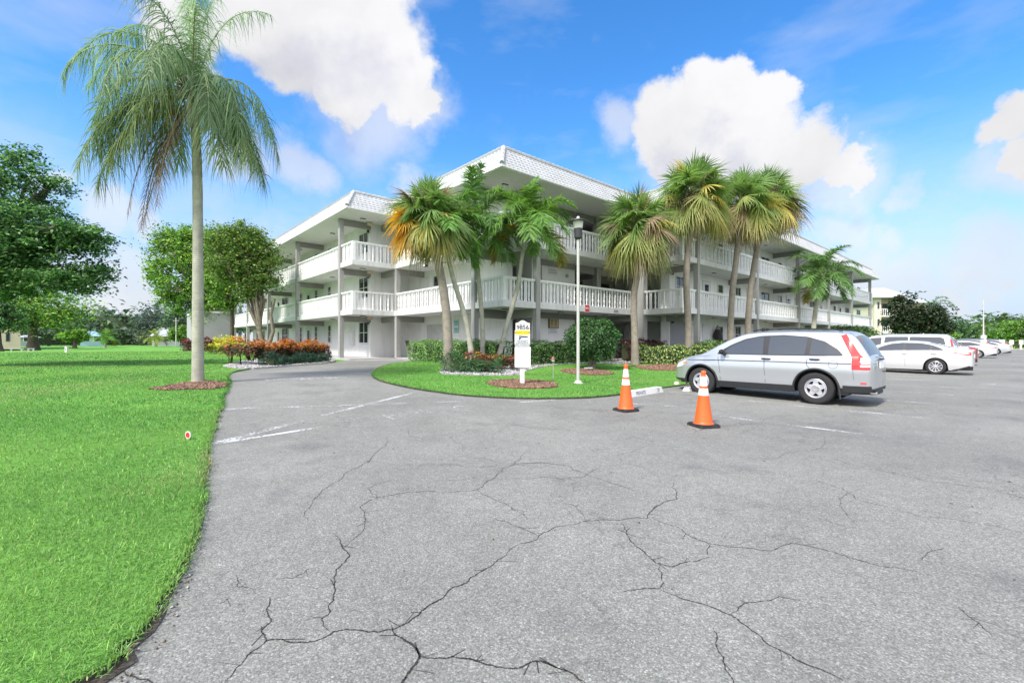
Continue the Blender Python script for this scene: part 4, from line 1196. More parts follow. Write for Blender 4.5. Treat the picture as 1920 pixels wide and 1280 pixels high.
hedge('croton_bush', 'yellow green croton bush at the lawn end of the gravel bed', 'bush', cp3, .45, .75, 620, .12, [(.12,.16,.02),(.07,.11,.02),(.2,.2,.03)], 'croton plantings', z0=.48, topcols=[(.62,.62,.05),(.45,.52,.05),(.72,.66,.09)], aspect=.42, wob=.12)
cp4 = [gp(506,688)[:2], gp(608,680)[:2]]
hedge('fringe_planting', 'low dark green strap leaved border under the orange croton hedge', 'plant border', cp4, .34, .45, 700, .20, [(.025,.075,.045),(.04,.11,.06),(.015,.045,.03)], 'strap leaved borders', aspect=.12, wob=.10)
xa, ya, za = gp(893, 700)
hedge('fringe_planting', 'mounded dark green strap leaved clump in front of the small croton', 'plant border', [(xa-.85, ya+.25), (xa+.55, ya+.15)], .42, .85, 620, .26, [(.035,.10,.03),(.06,.16,.045),(.02,.06,.02)], 'strap leaved borders', aspect=.09, wob=.12)
hedge('croton_hedge', 'small red and lime croton planting at the feet of the leaning palms', 'hedge', [(xa-.25, ya+1.45), (xa+1.25, ya+1.25)], .42, .6, 620, .12, [(.10,.03,.025),(.14,.05,.03),(.06,.05,.02)], 'croton plantings', z0=.12, topcols=[(.30,.07,.05),(.45,.42,.06),(.20,.04,.04),(.38,.14,.07)], aspect=.38)
cp5 = [uv(-4.2, 40.6), uv(-6.6, 41.4)]
hedge('croton_hedge', 'red and dark croton hedge at the foot of the blank grey side wall', 'hedge', cp5, 1.15, 1.1, 200, .22, CRT, 'croton plantings', topcols=[(.35,.08,.06),(.20,.05,.05),(.03,.03,.03)], aspect=.4, wob=.12)
hedge('hedge', 'low dark shrubs along the ground floor of the left wing', 'hedge', [uv(-3.3, 14.5), uv(-3.4, 30)], .75, .6, 160, .14, G_dark, 'clipped hedges')

def bush(name, label, base, rx, ry, rz, cz, n, size, cols, cat='bush', stem=.05, colw=None, flowers=0, aspect=.55):
    r = tag(empty(name, base), label, cat)
    d = norm(rng.normal(0, 1, (n, 3))); rr = 1-.22*rng.random(n)**1.5
    lump = 1+.09*np.sin(d[:, 0]*7+1)*np.sin(d[:, 2]*6)+.07*np.sin(d[:, 1]*9)+rng.normal(0, .025, n)
    P = d*(rr*lump)[:, None]*np.array([rx, ry, rz])+np.array([0, 0, cz])
    P = P[P[:, 2] > .12]
    d2 = norm(P-np.array([0, 0, cz]))
    V, Q, c = leaf_quads(P, size, cols, up=.2, out=d2, colw=colw, aspect=aspect)
    np_mesh('foliage', V, Q, c, M_leaf, r)
    if flowers:
        k = rng.random(len(P)) < flowers
        V, Q, c = leaf_quads(P[k]*1.03, size*.8, [(.75,.35,.35),(.85,.55,.45),(.7,.2,.25)], up=.2, out=d2[k]); np_mesh('blossom', V, Q, c, M_leaf, r)
    mb = MB()
    for a in range(9):
        t = a*.7; mb.tube([(.05*cos(t), .05*sin(t), -.05), (.2*rx*cos(t), .2*ry*sin(t), cz*.6), (.6*rx*cos(t), .6*ry*sin(t), cz+rz*.35)], [stem, stem*.7, stem*.3], 6)
    mb.build('stem', TWIG, r, smooth=True)
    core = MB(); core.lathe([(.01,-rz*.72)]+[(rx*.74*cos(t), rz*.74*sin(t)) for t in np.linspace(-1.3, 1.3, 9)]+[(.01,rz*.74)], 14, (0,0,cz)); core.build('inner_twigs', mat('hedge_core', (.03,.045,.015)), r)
    return r
x, y, z = gp(1112, 694)
bush('round_bush', 'dense round dark green bush behind the lamp post in a mulch ring', (x, y+.2, z), 1.06, 1.0, .86, 1.22, 9500, .085, [(.040,.115,.030),(.065,.17,.045),(.025,.075,.02),(.11,.25,.07),(.018,.05,.018)])
x, y = uv(31.5, -5.4)
bush('oleander_bush', 'green bush with pale pink blossoms beyond the roof of the silver car', (x, y, H(x, y)), 2.2, 1.6, 1.15, 1.35, 5200, .16, [(.035,.105,.022),(.06,.16,.03),(.11,.22,.05),(.02,.06,.015)], flowers=.03)

# ------------------------------------------------ palms
def palm_bark(name, col, ring, dirt=.35, lo=.78):
    m = bpy.data.materials.new(name); t = NT(m)
    tc = t.n('ShaderNodeTexCoord').outputs['Object']
    w = t.n('ShaderNodeTexWave', bands_direction='Z', inp={'Scale': ring, 'Distortion': 3.5, 'Detail': 4, 'Detail Scale': 2.0}); t.link(tc, w.inputs[0])
    f = t.mapr(w.outputs['Fac'], 0, .8, lo, 1.06)
    n = t.mapr(t.noise(tc, 4, 6, .7), .3, .7, .72, 1.2)
    s = t.n('ShaderNodeVectorMath', operation='SCALE'); s.inputs[0].default_value = col; t.link(t.math('MULTIPLY', f, n), s.inputs['Scale'])
    g = t.mix(t.mapr(t.noise(tc, 2.3, 4), .55, .72, 0, dirt), s.outputs[0], (.10,.11,.07))
    p = t.n('ShaderNodeBsdfPrincipled', inp={'Roughness': .9}); t.link(g, p.inputs['Base Color'])
    b = t.n('ShaderNodeBump', inp={'Strength': .3, 'Distance': .01}); t.link(w.outputs['Fac'], b.inputs['Height']); t.link(b.outputs[0], p.inputs['Normal'])
    o = t.n('ShaderNodeOutputMaterial'); t.link(p.outputs[0], o.inputs[0]); return m
PB1 = palm_bark('palm_bark_pale', (.36,.35,.28), 6.5, .25, .88); PB2 = palm_bark('palm_bark_rough', (.27,.235,.19), 9, .45); PB3 = palm_bark('palm_bark_lichen', (.34,.33,.29), 8, .4)
BOOT = mat('palm_boot', (.085,.055,.035), .95, var=.4, scale=9, bump=1)
CS = mat('crownshaft', (.17,.22,.07), .4, var=.15, scale=2)

def px_path(pts, D):
    out = []
    for px, py in pts: out.append(((px-960)/F*D, D, CAMZ+(640-py)/F*D))
    return out
def trunk_mesh(mb, path, r0, r1, n=14, flare=1.5):
    P = [Vector(p) for p in path]; out = []; m = 26
    def cr(t):
        s = t*(len(P)-1); i = min(int(s), len(P)-2); f = s-i
        a, b, c, d = P[max(i-1, 0)], P[i], P[i+1], P[min(i+2, len(P)-1)]
        return .5*((2*b)+(c-a)*f+(2*a-5*b+4*c-d)*f*f+(-a+3*b-3*c+d)*f**3)
    rad = []
    for k in range(m+1):
        t = k/m; out.append(cr(t)); rr = r0+(r1-r0)*t
        rad.append(rr*(1+(flare-1)*math.exp(-t*16))*random.uniform(.97, 1.03))
    mb.tube(out, rad, n)
    return out[-1]

def fan_crown(acc, c, n, R, rdm, yellow=.35, brown=.2, e0=88, e1=-38, seg=30, pet=.95, scale=1.0, thin=None, skirtdir=None):
    """costapalmate leaves: stalk, then a folded, drooping fan"""
    c = np.array(c); stalk = MB()
    for i in range(n):
        q = (i+.5)/n; el = radians(e0+(e1-e0)*q**.85)+rdm.uniform(-.12, .12); az = i*2.39996+rdm.uniform(-.25, .25)
        d = np.array([cos(az)*cos(el), sin(az)*cos(el), sin(el)])
        pl = pet*rdm.uniform(.75, 1.15)*scale; g = .22*pl*cos(el)
        p1 = c+d*pl*.5; p2 = c+d*pl+np.array([0, 0, -g])
        stalk.tube([tuple(c+d*.08), tuple(p1), tuple(p2)], [.022, .014, .010], 4, cap=False)
        f = p2-p1; f /= np.linalg.norm(f); f[2] -= .30*max(0, cos(el))*q*1.4; f /= np.linalg.norm(f)
        s = np.cross(f, [0, 0, 1.0]); s /= max(1e-6, np.linalg.norm(s)); upv = np.cross(s, f)
        tw = rdm.uniform(-1.0, 1.0); s, upv = s*cos(tw)+upv*sin(tw), upv*cos(tw)-s*sin(tw)
        a = np.linspace(-2.15, 2.15, seg)+rng.normal(0, .03, seg)
        fold = .18
        D = np.cos(a)[:, None]*f+np.sin(a)[:, None]*s-(np.abs(np.sin(a))*fold)[:, None]*upv
        D = norm(D)
        costa = np.clip(1-np.abs(a)/2.2, 0, 1)*.22*R*scale
        P0 = p2+f*costa[:, None]*1.0
        L = R*scale*rdm.uniform(.85, 1.1)*(.62+.38*np.cos(a*.62))*rng.uniform(.88, 1.08, seg)
        S = norm(np.cross(D, upv)+rng.normal(0, .12, (seg, 3)))
        drp = .16+.36*q*q+rng.uniform(0, .25, seg)
        u = q+rdm.uniform(-.18, .18)
        if u < .68: base = np.array([.17,.28,.085])*rdm.uniform(.75, 1.25)
        elif u < 1.0: base = np.array([.30,.35,.11])*rdm.uniform(.8, 1.2)
        else: base = np.array([.40,.37,.17])
        if rdm.random() < yellow*q*1.6: base = np.array([.52,.45,.12])
        if rdm.random() < brown*q*1.8: base = np.array([.34,.26,.17])*rdm.uniform(.6, 1.1)
        if skirtdir is not None and q > .5 and np.dot(d[:2], skirtdir) > .55: base = np.array([.66,.42,.07])*rdm.uniform(.8, 1.1)
        col = np.tile(base, (seg, 1))*rng.uniform(.85, 1.15, (seg, 1)); tk = .08+.45*max(0, q-.45); tip = col*(1-tk)+np.array([.42,.36,.18])*tk
        acc.add(*strips(P0, D, S, L, np.full(seg, .075*scale), drp, 4, col, tip if q > .25 else col*1.1))
    return stalk

def fan_palm(label, path, D, n, R, seed, cat='palm tree', **k):
    rdm = random.Random(seed); P = px_path(path, D); bx, by, bz = P[0]
    P = [(p[0]-bx, p[1]-by, p[2]-bz) for p in P]
    r = tag(empty('fan_palm', (bx, by, bz)), label, cat, 'fan palms by the block')
    mb = MB(); top = trunk_mesh(mb, [(0, 0, -.25)]+P[1:], .165, .135); mb.build('trunk', PB2 if seed % 2 else PB3, r, smooth=True, angle=60)
    acc = Acc(); st = fan_crown(acc, (top.x, top.y, top.z+.35), n, R, rdm, **k)
    acc.build('crown', M_palm, r)
    st.build('leaf_stalk', mat('stalk_green', (.14,.17,.05), .6, var=.2), r)
    b = MB()
    for i in range(46):
        a = i*2.4; h = top.z-.45+.9*i/46; q = .15+.05*sin(i)
        b.tube([(top.x+.10*cos(a), top.y+.10*sin(a), h-.05), (top.x+q*cos(a), top.y+q*sin(a), h+.12), (top.x+(q+.12)*cos(a), top.y+(q+.12)*sin(a), h+.30)], [.035, .03, .012], 5)
    b.build('leaf_boots', BOOT, r)
    # dry fruiting sprays
    acc = Acc()
    for j in range(7):
        a = rdm.uniform(0, 6.28); d0 = np.array([cos(a), sin(a), .55]); d0 /= np.linalg.norm(d0)
        base = np.array([top.x, top.y, top.z+.5]); N = 90
        t = rng.random(N); Pp = base+d0*(t*1.75)[:, None]; Pp[:, 2] -= .5*t*t
        Dd = norm(rng.normal(0, 1, (N, 3))+d0*.7); S = norm(np.cross(Dd, rng.normal(0, 1, (N, 3))))
        acc.add(*strips(Pp, Dd, S, rng.uniform(.12, .38, N), np.full(N, .014), rng.uniform(.2, .9, N), 2, np.tile([.17,.12,.10], (N, 1))*rng.uniform(.6, 1.3, (N, 1))))
    acc.build('fruit_stalks', M_palm, r)
    return r
def Dp(px, py): return gp(px, py)[1]
d1 = Dp(842, 694)
fan_palm('short fan palm with a golden yellow skirt, first palm beside the clump of leaning palms', [(842,694),(838,600),(829,530),(818,480),(812,440),(800,425)], d1, 62, .86, 3, yellow=.06, brown=.06, skirtdir=np.array([-.95,-.1]), pet=.78)
d5 = Dp(1190, 684)
fan_palm('shaggy fan palm with a drooping straw coloured skirt, second from the lamp post', [(1191,684),(1190,620),(1188,560),(1196,510),(1200,470),(1196,440)], d5, 84, 1.15, 5, yellow=.15, brown=.22, e1=-46, pet=1.0)
d6 = 22.6
fan_palm('tallest fan palm, upright top leaves and dry flower stalks, by the variegated hedge', [(1291,672),(1290,600),(1287,540),(1289,480),(1296,420),(1299,380)], d6, 78, 1.12, 7, yellow=.22, brown=.12, pet=1.05)
d7 = 24.6
fan_palm('fan palm with deep green hanging fans, between the tallest and the brown skirted one', [(1370,668),(1370,600),(1374,540),(1381,480),(1386,430),(1390,395)], d7, 70, 1.1, 9, yellow=.10, brown=.08, pet=1.1)
d8 = 25.2
fan_palm('fan palm with brown dead fronds on its outer side, farthest behind the silver car', [(1403,668),(1403,600),(1408,540),(1417,480),(1428,430),(1440,392)], d8, 72, 1.12, 11, yellow=.08, brown=.32, pet=1.1)

def feather(acc, c, az, el, L, rdm, n=42, ll=.55, w=.03, curve=1.0, vee=.5, ldroop=.5, col=(.05,.15,.03), rach=None, tip=None, spread=.25, seg=3):
    c = np.array(c, float); T = np.linspace(0, 1, 15); pts = []
    d = np.array([cos(az)*cos(el), sin(az)*cos(el), sin(el)]); p = c.copy(); cur = d.copy(); stp = L/14
    sidebend = rdm.uniform(-.25, .25); side = np.array([-sin(az), cos(az), 0])
    for k in range(15):
        pts.append(p.copy()); p = p+cur*stp
        cur = cur+np.array([0, 0, -1])*curve*.115*(.5+T[k])+side*sidebend*.04; cur /= np.linalg.norm(cur)
    pts = np.array(pts)
    if rach is not None: rach.tube([tuple(q) for q in pts], [max(.005, .024*(1-t*.85)) for t in T], 5, cap=False)
    t = np.linspace(.16, .995, n); s = t*14; i = np.minimum(s.astype(int), 13); f = (s-i)[:, None]
    P = pts[i]*(1-f)+pts[i+1]*f; tan = norm(pts[i+1]-pts[i])
    sd = norm(np.cross(tan, np.array([0, 0, 1.0])+0*tan)); upv = np.cross(sd, tan)
    for sg in (-1, 1):
        D = norm(sd*sg*1.0+tan*(.35+.75*t[:, None])+upv*(vee*(1-.3*t[:, None]))+rng.normal(0, spread, (n, 3)))
        LL = ll*np.sin(np.clip(.25+t*.95, 0, 1.2)*pi/1.28)**.7*rng.uniform(.8, 1.1, n)
        S = norm(np.cross(D, upv)+rng.normal(0, .25, (n, 3)))
        cc = np.tile(np.array(col), (n, 1))*rng.uniform(.7, 1.3, (n, 1))
        acc.add(*strips(P+rng.normal(0, .01, (n, 3)), D, S, LL, np.full(n, w), ldroop*rng.uniform(.6, 1.4, n), seg, cc, cc*1.2 if tip is None else np.tile(tip, (n, 1))))
    return pts

def feather_palm(label, path, D, fronds, L, seed, r0=.10, r1=.075, shaft=True, ll=.55, n=44, col=(.13,.26,.06), group='slender feather palms', el=(80, -20), curve=1.25, w=.042, name='feather_palm', ldroop=.45, bark=None):
    rdm = random.Random(seed); P = px_path(path, D); bx, by, bz = P[0]
    P = [(p[0]-bx, p[1]-by, p[2]-bz) for p in P]
    r = tag(empty(name, (bx, by, bz)), label, 'palm tree', group)
    mb = MB(); top = trunk_mesh(mb, [(0, 0, -.25)]+P[1:], r0, r1, flare=1.7); mb.build('trunk', bark or PB1, r, smooth=True, angle=60)
    if shaft:
        dv = Vector(P[-1])-Vector(P[-2]); dv.normalize(); q = top+dv*.75
        MB().tube([top-dv*.02, top+dv*.25, top+dv*.55, q], [r1*1.1, r1*1.25, r1*.9, r1*.5], 12).build('crown_shaft', CS, r, smooth=True); top = q
    acc = Acc(); rach = MB()
    for i in range(fronds):
        q = (i+.5)/fronds; e = radians(el[0]+(el[1]-el[0])*q+rdm.uniform(-9, 9)); az = i*2.39996+rdm.uniform(-.3, .3)
        k = rdm.uniform(.8, 1.25); c_ = tuple(v*k for v in col)
        if q > .85 and rdm.random() < .3: c_ = (.30,.26,.06)
        feather(acc, top, az, e, L*rdm.uniform(.85, 1.1), rdm, n=n, ll=ll, w=w, curve=curve, col=c_, rach=rach, ldroop=ldroop)
    acc.build('crown', M_palm, r); rach.build('frond_rib', mat('rib_green', (.20,.26,.07), .5, var=.15), r)
    return r
dd = 18.2
feather_palm('low leaning feather palm whose trunk slants towards the yellow skirted fan palm', [(888,676),(873,600),(852,530),(842,490),(838,462)], 17.0, 17, 1.9, 21, ll=.74, n=64, w=.06)
feather_palm('upright feather palm in the middle of the leaning clump', [(906,668),(904,600),(898,530),(893,480),(890,455)], dd+.3, 19, 2.2, 22, ll=.80, n=70, w=.062, col=(.12,.23,.065))
feather_palm('feather palm leaning away from the clump towards the lamp post', [(932,670),(950,610),(970,540),(979,480),(984,450)], dd+.1, 19, 2.2, 23, ll=.80, n=70, w=.062, col=(.14,.27,.06))
# thin companion stem beside the middle palm
u9, v9 = 25.5, -4.6; x9, y9 = uv(u9, v9)
feather_palm('young coconut palm standing alone in front of the far bays of the right wing', [(1524,655),(1526,610),(1532,560),(1538,530),(1540,512)], 34.0, 22, 2.9, 25, r0=.17, r1=.12, ll=.85, n=52, w=.085, col=(.11,.21,.06), shaft=False, el=(75, -25), name='coconut_palm', group=None, curve=1.1)

# the tall palm by the drive
def tall_palm():
    D = gp(371, 719)[1]
    P = px_path([(371,719),(371,600),(371,450),(370,330),(367,250),(364,186)], D); bx, by, bz = P[0]
    P = [(p[0]-bx, p[1]-by, p[2]-bz) for p in P]
    r = tag(empty('queen_palm', (bx, by, bz)), 'tall lone palm with long drooping feather fronds on the left of the drive', 'palm tree')
    mb = MB(); top = trunk_mesh(mb, [(0, 0, -.2)]+P[1:], .128, .092, n=20, flare=1.2); mb.build('trunk', PB1, r, smooth=True, angle=60)
    rdm = random.Random(5); acc = Acc(); rach = MB()
    k = D/F
    # (azimuth deg, elevation deg, length, bend): the fronds as they hang in the photo, leaning with the wind to the left
    FR = [(180,64,3.9,1.7),(168,56,4.1,1.6),(190,40,3.3,2.1),(200,30,3.2,2.3),(172,72,3.7,1.5),(150,68,3.6,1.5),(120,80,3.8,.9),(205,8,2.9,2.2),(225,45,3.6,1.8),
          (100,82,4.0,.9),(60,78,3.9,1.2),(85,88,4.2,.7),(30,35,3.0,2.5),(5,42,2.9,2.5),(-20,38,2.9,2.6),(-45,30,2.9,2.6),(340,20,2.6,2.6),(20,10,2.5,2.6),(250,40,3.1,2.2),(285,45,3.0,2.3),
          (235,-5,2.5,2.2),(215,-20,2.3,1.9),(270,70,3.2,1.5),(135,20,2.9,2.2),(55,20,2.7,2.5),(160,-10,2.6,2.0),(188,22,3.2,2.2),(8,-8,2.3,2.4),(112,60,3.6,1.5),(300,72,3.2,1.6),(175,86,4.0,.8),(196,2,3.5,1.5),(206,-12,3.4,1.2),(186,-22,3.5,1.0),(222,-32,3.2,.9),(345,-15,3.0,1.3),(15,-28,2.9,1.1),(330,-35,2.8,.9)]
    c = np.array([top.x, top.y, top.z+.15])
    for az, el, L, cv in FR:
        kk = rdm.uniform(.8, 1.3); col = tuple(v*kk for v in (.16,.25,.115))
        if el < 0: col = tuple(v*kk for v in (.17,.23,.085))
        feather(acc, c, radians(az), radians(el), L*rdm.uniform(.84, .98), rdm, n=76, ll=.64, w=.025, curve=cv*1.12, vee=.05, ldroop=1.35, col=col, rach=rach, spread=.42, seg=4)
    acc.build('crown', M_palm, r); rach.build('frond_rib', mat('rib_olive', (.16,.19,.07), .5, var=.15), r)
    # dead hanging fronds
    acc = Acc(); rach = MB()
    for az, el, L, cv in ((215,-48,3.4,1.5),(195,-58,3.2,1.2),(176,-45,3.6,1.5),(262,-55,3.2,1.2),(205,-66,3.4,.6)):
        kk = rdm.uniform(.7, 1.2)
        feather(acc, c-np.array([0,0,.15]), radians(az), radians(el), L, rdm, n=60, ll=.38, w=.012, curve=cv, vee=-.1, ldroop=1.1, col=tuple(v*kk for v in (.20,.14,.085)), rach=rach, spread=.3)
    acc.build('dead_frond', M_palm, r); rach.build('dead_rib', mat('dead_brown', (.16,.11,.07), .8, var=.2), r)
    b = MB()
    for i in range(34):
        a = i*2.4; h = top.z-.12+.42*i/34; q = .15
        b.tube([(top.x+.08*cos(a), top.y+.08*sin(a), h-.05), (top.x+q*cos(a), top.y+q*sin(a), h+.10), (top.x+(q+.16)*cos(a), top.y+(q+.16)*sin(a), h+.28)], [.05, .04, .014], 5)
    b.build('leaf_boots', BOOT, r)
    s = MB()
    for px, py, l in ((366,188,.95),(397,195,.8),(335,235,.55)):
        x0 = (px-960)/F*D-bx; z0 = CAMZ+(640-py)/F*D-bz
        s.tube([(x0,-.16,z0),(x0-.02,-.19,z0-.3*l),(x0-.01,-.20,z0-l)], [.05,.06,.012], 7)
    s.build('spathe', mat('spathe_grey', (.42,.38,.32), .8, var=.2, scale=5), r, smooth=True)
    # orange fruit cluster
    fx = (327-960)/F*D-bx; fz = CAMZ+(640-195)/F*D-bz
    N = 420; t = rng.random(N); P = np.stack([fx+rng.normal(0, .055, N), -.12+rng.normal(0, .06, N), fz+.14-t*.62], 1)
    V, Q, cc = leaf_quads(P, .035, [(.62,.17,.03),(.45,.10,.02),(.30,.10,.04)], aspect=.9); np_mesh('fruit_spray', V, Q, cc, M_palm, r)['kind'] = 'stuff'
tall_palm()
# ================================================================== CARS
def paint(name, col, metal=0.0, rough=.3):
    return mat(name, col, rough, metal, var=.015, scale=1, coat=1.0)
SILV = paint('paint_silver', (.47,.485,.50), .55, .28); WHITEP = paint('paint_white', (.54,.54,.545)); REDP = paint('paint_red', (.26,.015,.02)); DARKP = paint('paint_dark', (.025,.027,.032)); GREYP = paint('paint_pale_silver', (.48,.50,.52), .35, .3)
CLAD = mat('black_plastic', (.022,.023,.025), .6, var=.1); TYRE = mat('tyre_rubber', (.022,.022,.023), .85, var=.15, scale=20)
CGL = mat('car_glass', (.018,.022,.026), .03, var=.02, spec=.9); CGL2 = mat('car_glass_tinted', (.045,.052,.060), .04, var=.05, spec=.9); GBLK = mat('gloss_black', (.012,.012,.013), .45)
RIM = mat('rim_silver', (.58,.58,.60), .35, .6, var=.05, dirt=.15); RIMD = mat('rim_gap', (.012,.012,.012), .8); LRED = mat('lamp_red', (.62,.012,.010), .12, var=.05, coat=1); LCLR = mat('lamp_clear', (.66,.66,.68), .12, var=.05, coat=1); LAMB = mat('lamp_amber', (.62,.24,.06), .15, coat=1); SEAM = mat('seam_dark', (.05,.05,.055), .8); CHR = mat('chrome', (.7,.7,.72), .12, 1.0, var=.02)
PLATE = mat('plate_white', (.72,.74,.74), .5)

def car(name, label, P, loc, rz, group=None, cat='car', detail=True):
    root = tag(empty(name, loc, rz), label, cat, group)
    top = P['top']; wb = P['wb']; wr = P['wr']; Ra = wr+P.get('gap', .065); xr, xf = P['xr'], P['xf']; sill = P['sill']
    tx = [p[0] for p in top]; tz = [p[1] for p in top]; bx_ = [p[0] for p in P['belt']]; bz_ = [p[1] for p in P['belt']]; hx = [p[0] for p in P['half']]; hw = [p[1] for p in P['half']]
    K = [-.06, -.04, -.02, 0, .02, .04, .06]
    def sm(x, a, b, w=1.0): return sum(float(np.interp(min(max(x+k*w, xr), xf), a, b)) for k in K)/7
    ztop = lambda x: sm(x, tx, tz, P.get('sm', 1.2)); halfw = lambda x: sm(x, hx, hw, .6 if abs(x-xr) > .2 and abs(x-xf) > .2 else .15)
    belt = lambda x: min(sm(x, bx_, bz_), ztop(x)-.05)
    tumb = P.get('tumble', .38); sh = P.get('shoulder', .02)
    def side(x, z):
        w = halfw(x); zb = belt(x); zm = P.get('zm', .68)
        def low(z):
            if z < zm: return w-P.get('tuck', .07)*((zm-z)/(zm-sill))**2*.9
            return w-.045*((z-zm)/max(.15, zb-zm))**2
        y = low(min(z, zb))
        for (zc, a, s) in P.get('crease', ()): y += a*math.exp(-((z-zc)/s)**2)
        if z > zb: y -= sh+tumb*(z-zb)+.10*(z-zb)**2
        return max(y, .02)
    def zl(x):
        z = P.get('under', lambda x: sill)(x)
        for xc in (0, wb):
            if abs(x-xc) < Ra: z = max(z, wr+sqrt(Ra*Ra-(x-xc)**2))
        return min(z, ztop(x)-.12)
    xs = set(np.linspace(xr, xf, 120).tolist())
    for xc in (0, wb):
        for a in np.linspace(0, pi, 33): xs.add(xc+Ra*cos(a)*.9999)
    for t in np.linspace(0, 1, 10): xs.add(xr+.22*t**2); xs.add(xf-.25*t**2)
    xs = sorted(xs); xs = [xs[0]]+[b for a, b in zip(xs, xs[1:]) if b-a > .0025]
    lv = P.get('levels', [.30, .40, .50, .60, .70, .80]); NT_ = 7; NC = 5; NG = 6
    secs = []
    for x in xs:
        zt, zb, l = ztop(x), belt(x), zl(x); zr = max(zb+.012, zt-P.get('rr', .07))
        yin = max(.05, halfw(x)-.30); zf = min(l, P['floor'] if 'floor' in P else sill)
        pts = [(0, zf), (yin, zf), (yin, l)]
        zz_ = [l]+[max(l, min(q, zb-.01)) for q in lv]+[max(l, zb)]
        pts += [(side(x, z), z) for z in zz_]
        for k in range(1, NG+1):
            z = zb+(zr-zb)*k/NG; pts.append((side(x, max(l, z)), max(l, z)))
        ye = side(x, zr)
        for k in range(1, NC+1):
            a = k/NC*pi/2; rr = min(P.get('rr', .07), ye*.5)
            pts.append((ye-rr*(1-cos(a))-.0*k, zr+(zt-.02-zr)*sin(a)*.8))
        y0, z0 = pts[-1]
        for k in range(1, NT_+1):
            t = 1-k/NT_; pts.append((y0*t, zt-(zt-z0)*t*t))
        secs.append(pts)
    n = len(secs[0]); V = []; Fc = []; Mi = []
    for x, s in zip(xs, secs):
        for sg in (1, -1):
            for (y, z) in s: V.append((x, sg*y, z))
    st = 2*n; clad_rows = P.get('clad_rows', 0)
    for i in range(len(xs)-1):
        for sg in (0, 1):
            for j in range(n-1):
                a = i*st+sg*n+j; q = (a, a+1, a+1+st, a+st)
                mi = 1 if j < 3 or (3 <= j < 3+clad_rows and max(V[a][2], V[a+1][2]) < P.get('clad_z', .4)+.001) else 0
                if sg: q = q[::-1]
                Fc.append(q); Mi.append(mi)
    for i in (0, len(xs)-1):
        for j in range(n-1):
            a = i*st+j; b = i*st+n+j; Fc.append((a, a+1, b+1, b)); Mi.append(1 if max(V[a][2], V[a+1][2]) < P.get('clad_z', .4)+.08 and clad_rows else 0)
    me = bpy.data.meshes.new('body'); me.from_pydata(V, [], Fc); me.materials.append(P['paint']); me.materials.append(CLAD); me.polygons.foreach_set('material_index', Mi)
    bm = bmesh.new(); bm.from_mesh(me); bmesh.ops.remove_doubles(bm, verts=bm.verts, dist=.0008); bmesh.ops.dissolve_degenerate(bm, edges=bm.edges, dist=.0004); bmesh.ops.recalc_face_normals(bm, faces=bm.faces); bm.to_mesh(me); bm.free()
    me.polygons.foreach_set('use_smooth', [True]*len(me.polygons)); me.set_sharp_from_angle(angle=radians(42))
    body = bpy.data.objects.new('body', me); C.objects.link(body); body.parent = root
    # conforming panels
    def cut(poly, step=.07):
        bm = bmesh.new(); f = bm.faces.new([bm.verts.new((p[0], 0, p[1])) for p in poly])
        x0, x1 = min(p[0] for p in poly), max(p[0] for p in poly); z0, z1 = min(p[1] for p in poly), max(p[1] for p in poly)
        bmesh.ops.triangulate(bm, faces=bm.faces[:])
        for k in range(1, int((x1-x0)/step)+1): bmesh.ops.bisect_plane(bm, geom=bm.verts[:]+bm.edges[:]+bm.faces[:], plane_co=(x0+k*step, 0, 0), plane_no=(1, 0, 0))
        for k in range(1, int((z1-z0)/step)+1): bmesh.ops.bisect_plane(bm, geom=bm.verts[:]+bm.edges[:]+bm.faces[:], plane_co=(0, 0, z0+k*step), plane_no=(0, 0, 1))
        return bm
    def patch(nm, poly, off, m, sides=(1, -1), parent=root, step=.07, rnd=0):
        if rnd: poly = rounded(poly, rnd)
        for sg in sides:
            bm = cut(poly, step)
            for v in bm.verts: v.co.y = sg*(side(v.co.x, v.co.z)+off)
            bmesh.ops.recalc_face_normals(bm, faces=bm.faces)
            me = bpy.data.meshes.new(nm); bm.to_mesh(me); bm.free(); me.materials.append(m)
            me.polygons.foreach_set('use_smooth', [True]*len(me.polygons)); me.set_sharp_from_angle(angle=radians(40))
            o = bpy.data.objects.new(nm, me); C.objects.link(o); o.parent = parent
        return o
    def rounded(poly, r):
        out = []; n = len(poly)
        for i in range(n):
            a, b, c = Vector(poly[i-1]), Vector(poly[i]), Vector(poly[(i+1) % n])
            d1 = (a-b); d2 = (c-b); q = min(r, d1.length*.45, d2.length*.45); p1 = b+d1.normalized()*q; p2 = b+d2.normalized()*q
            for k in range(5):
                t = k/4; p = p1*(1-t)**2+b*2*t*(1-t)+p2*t*t; out.append((p.x, p.y))
        return out
    def seam(pts, w=.006, off=.0012, m=SEAM, nm='panel_gap', sides=(1, -1)):
        for sg in sides:
            mb = MB()
            for a, b in zip(pts, pts[1:]):
                L = math.hypot(b[0]-a[0], b[1]-a[1]); k = max(1, int(L/.05)); nx, nz = -(b[1]-a[1])/L*w/2, (b[0]-a[0])/L*w/2
                for i in range(k):
                    p = (a[0]+(b[0]-a[0])*i/k, a[1]+(b[1]-a[1])*i/k); q = (a[0]+(b[0]-a[0])*(i+1)/k, a[1]+(b[1]-a[1])*(i+1)/k)
                    vs = [(p[0]+nx, p[1]+nz), (q[0]+nx, q[1]+nz), (q[0]-nx, q[1]-nz), (p[0]-nx, p[1]-nz)]
                    mb.add([(x, sg*(side(x, z)+off), z) for x, z in vs], [(0,1,2,3)])
            mb.build(nm, m, root)
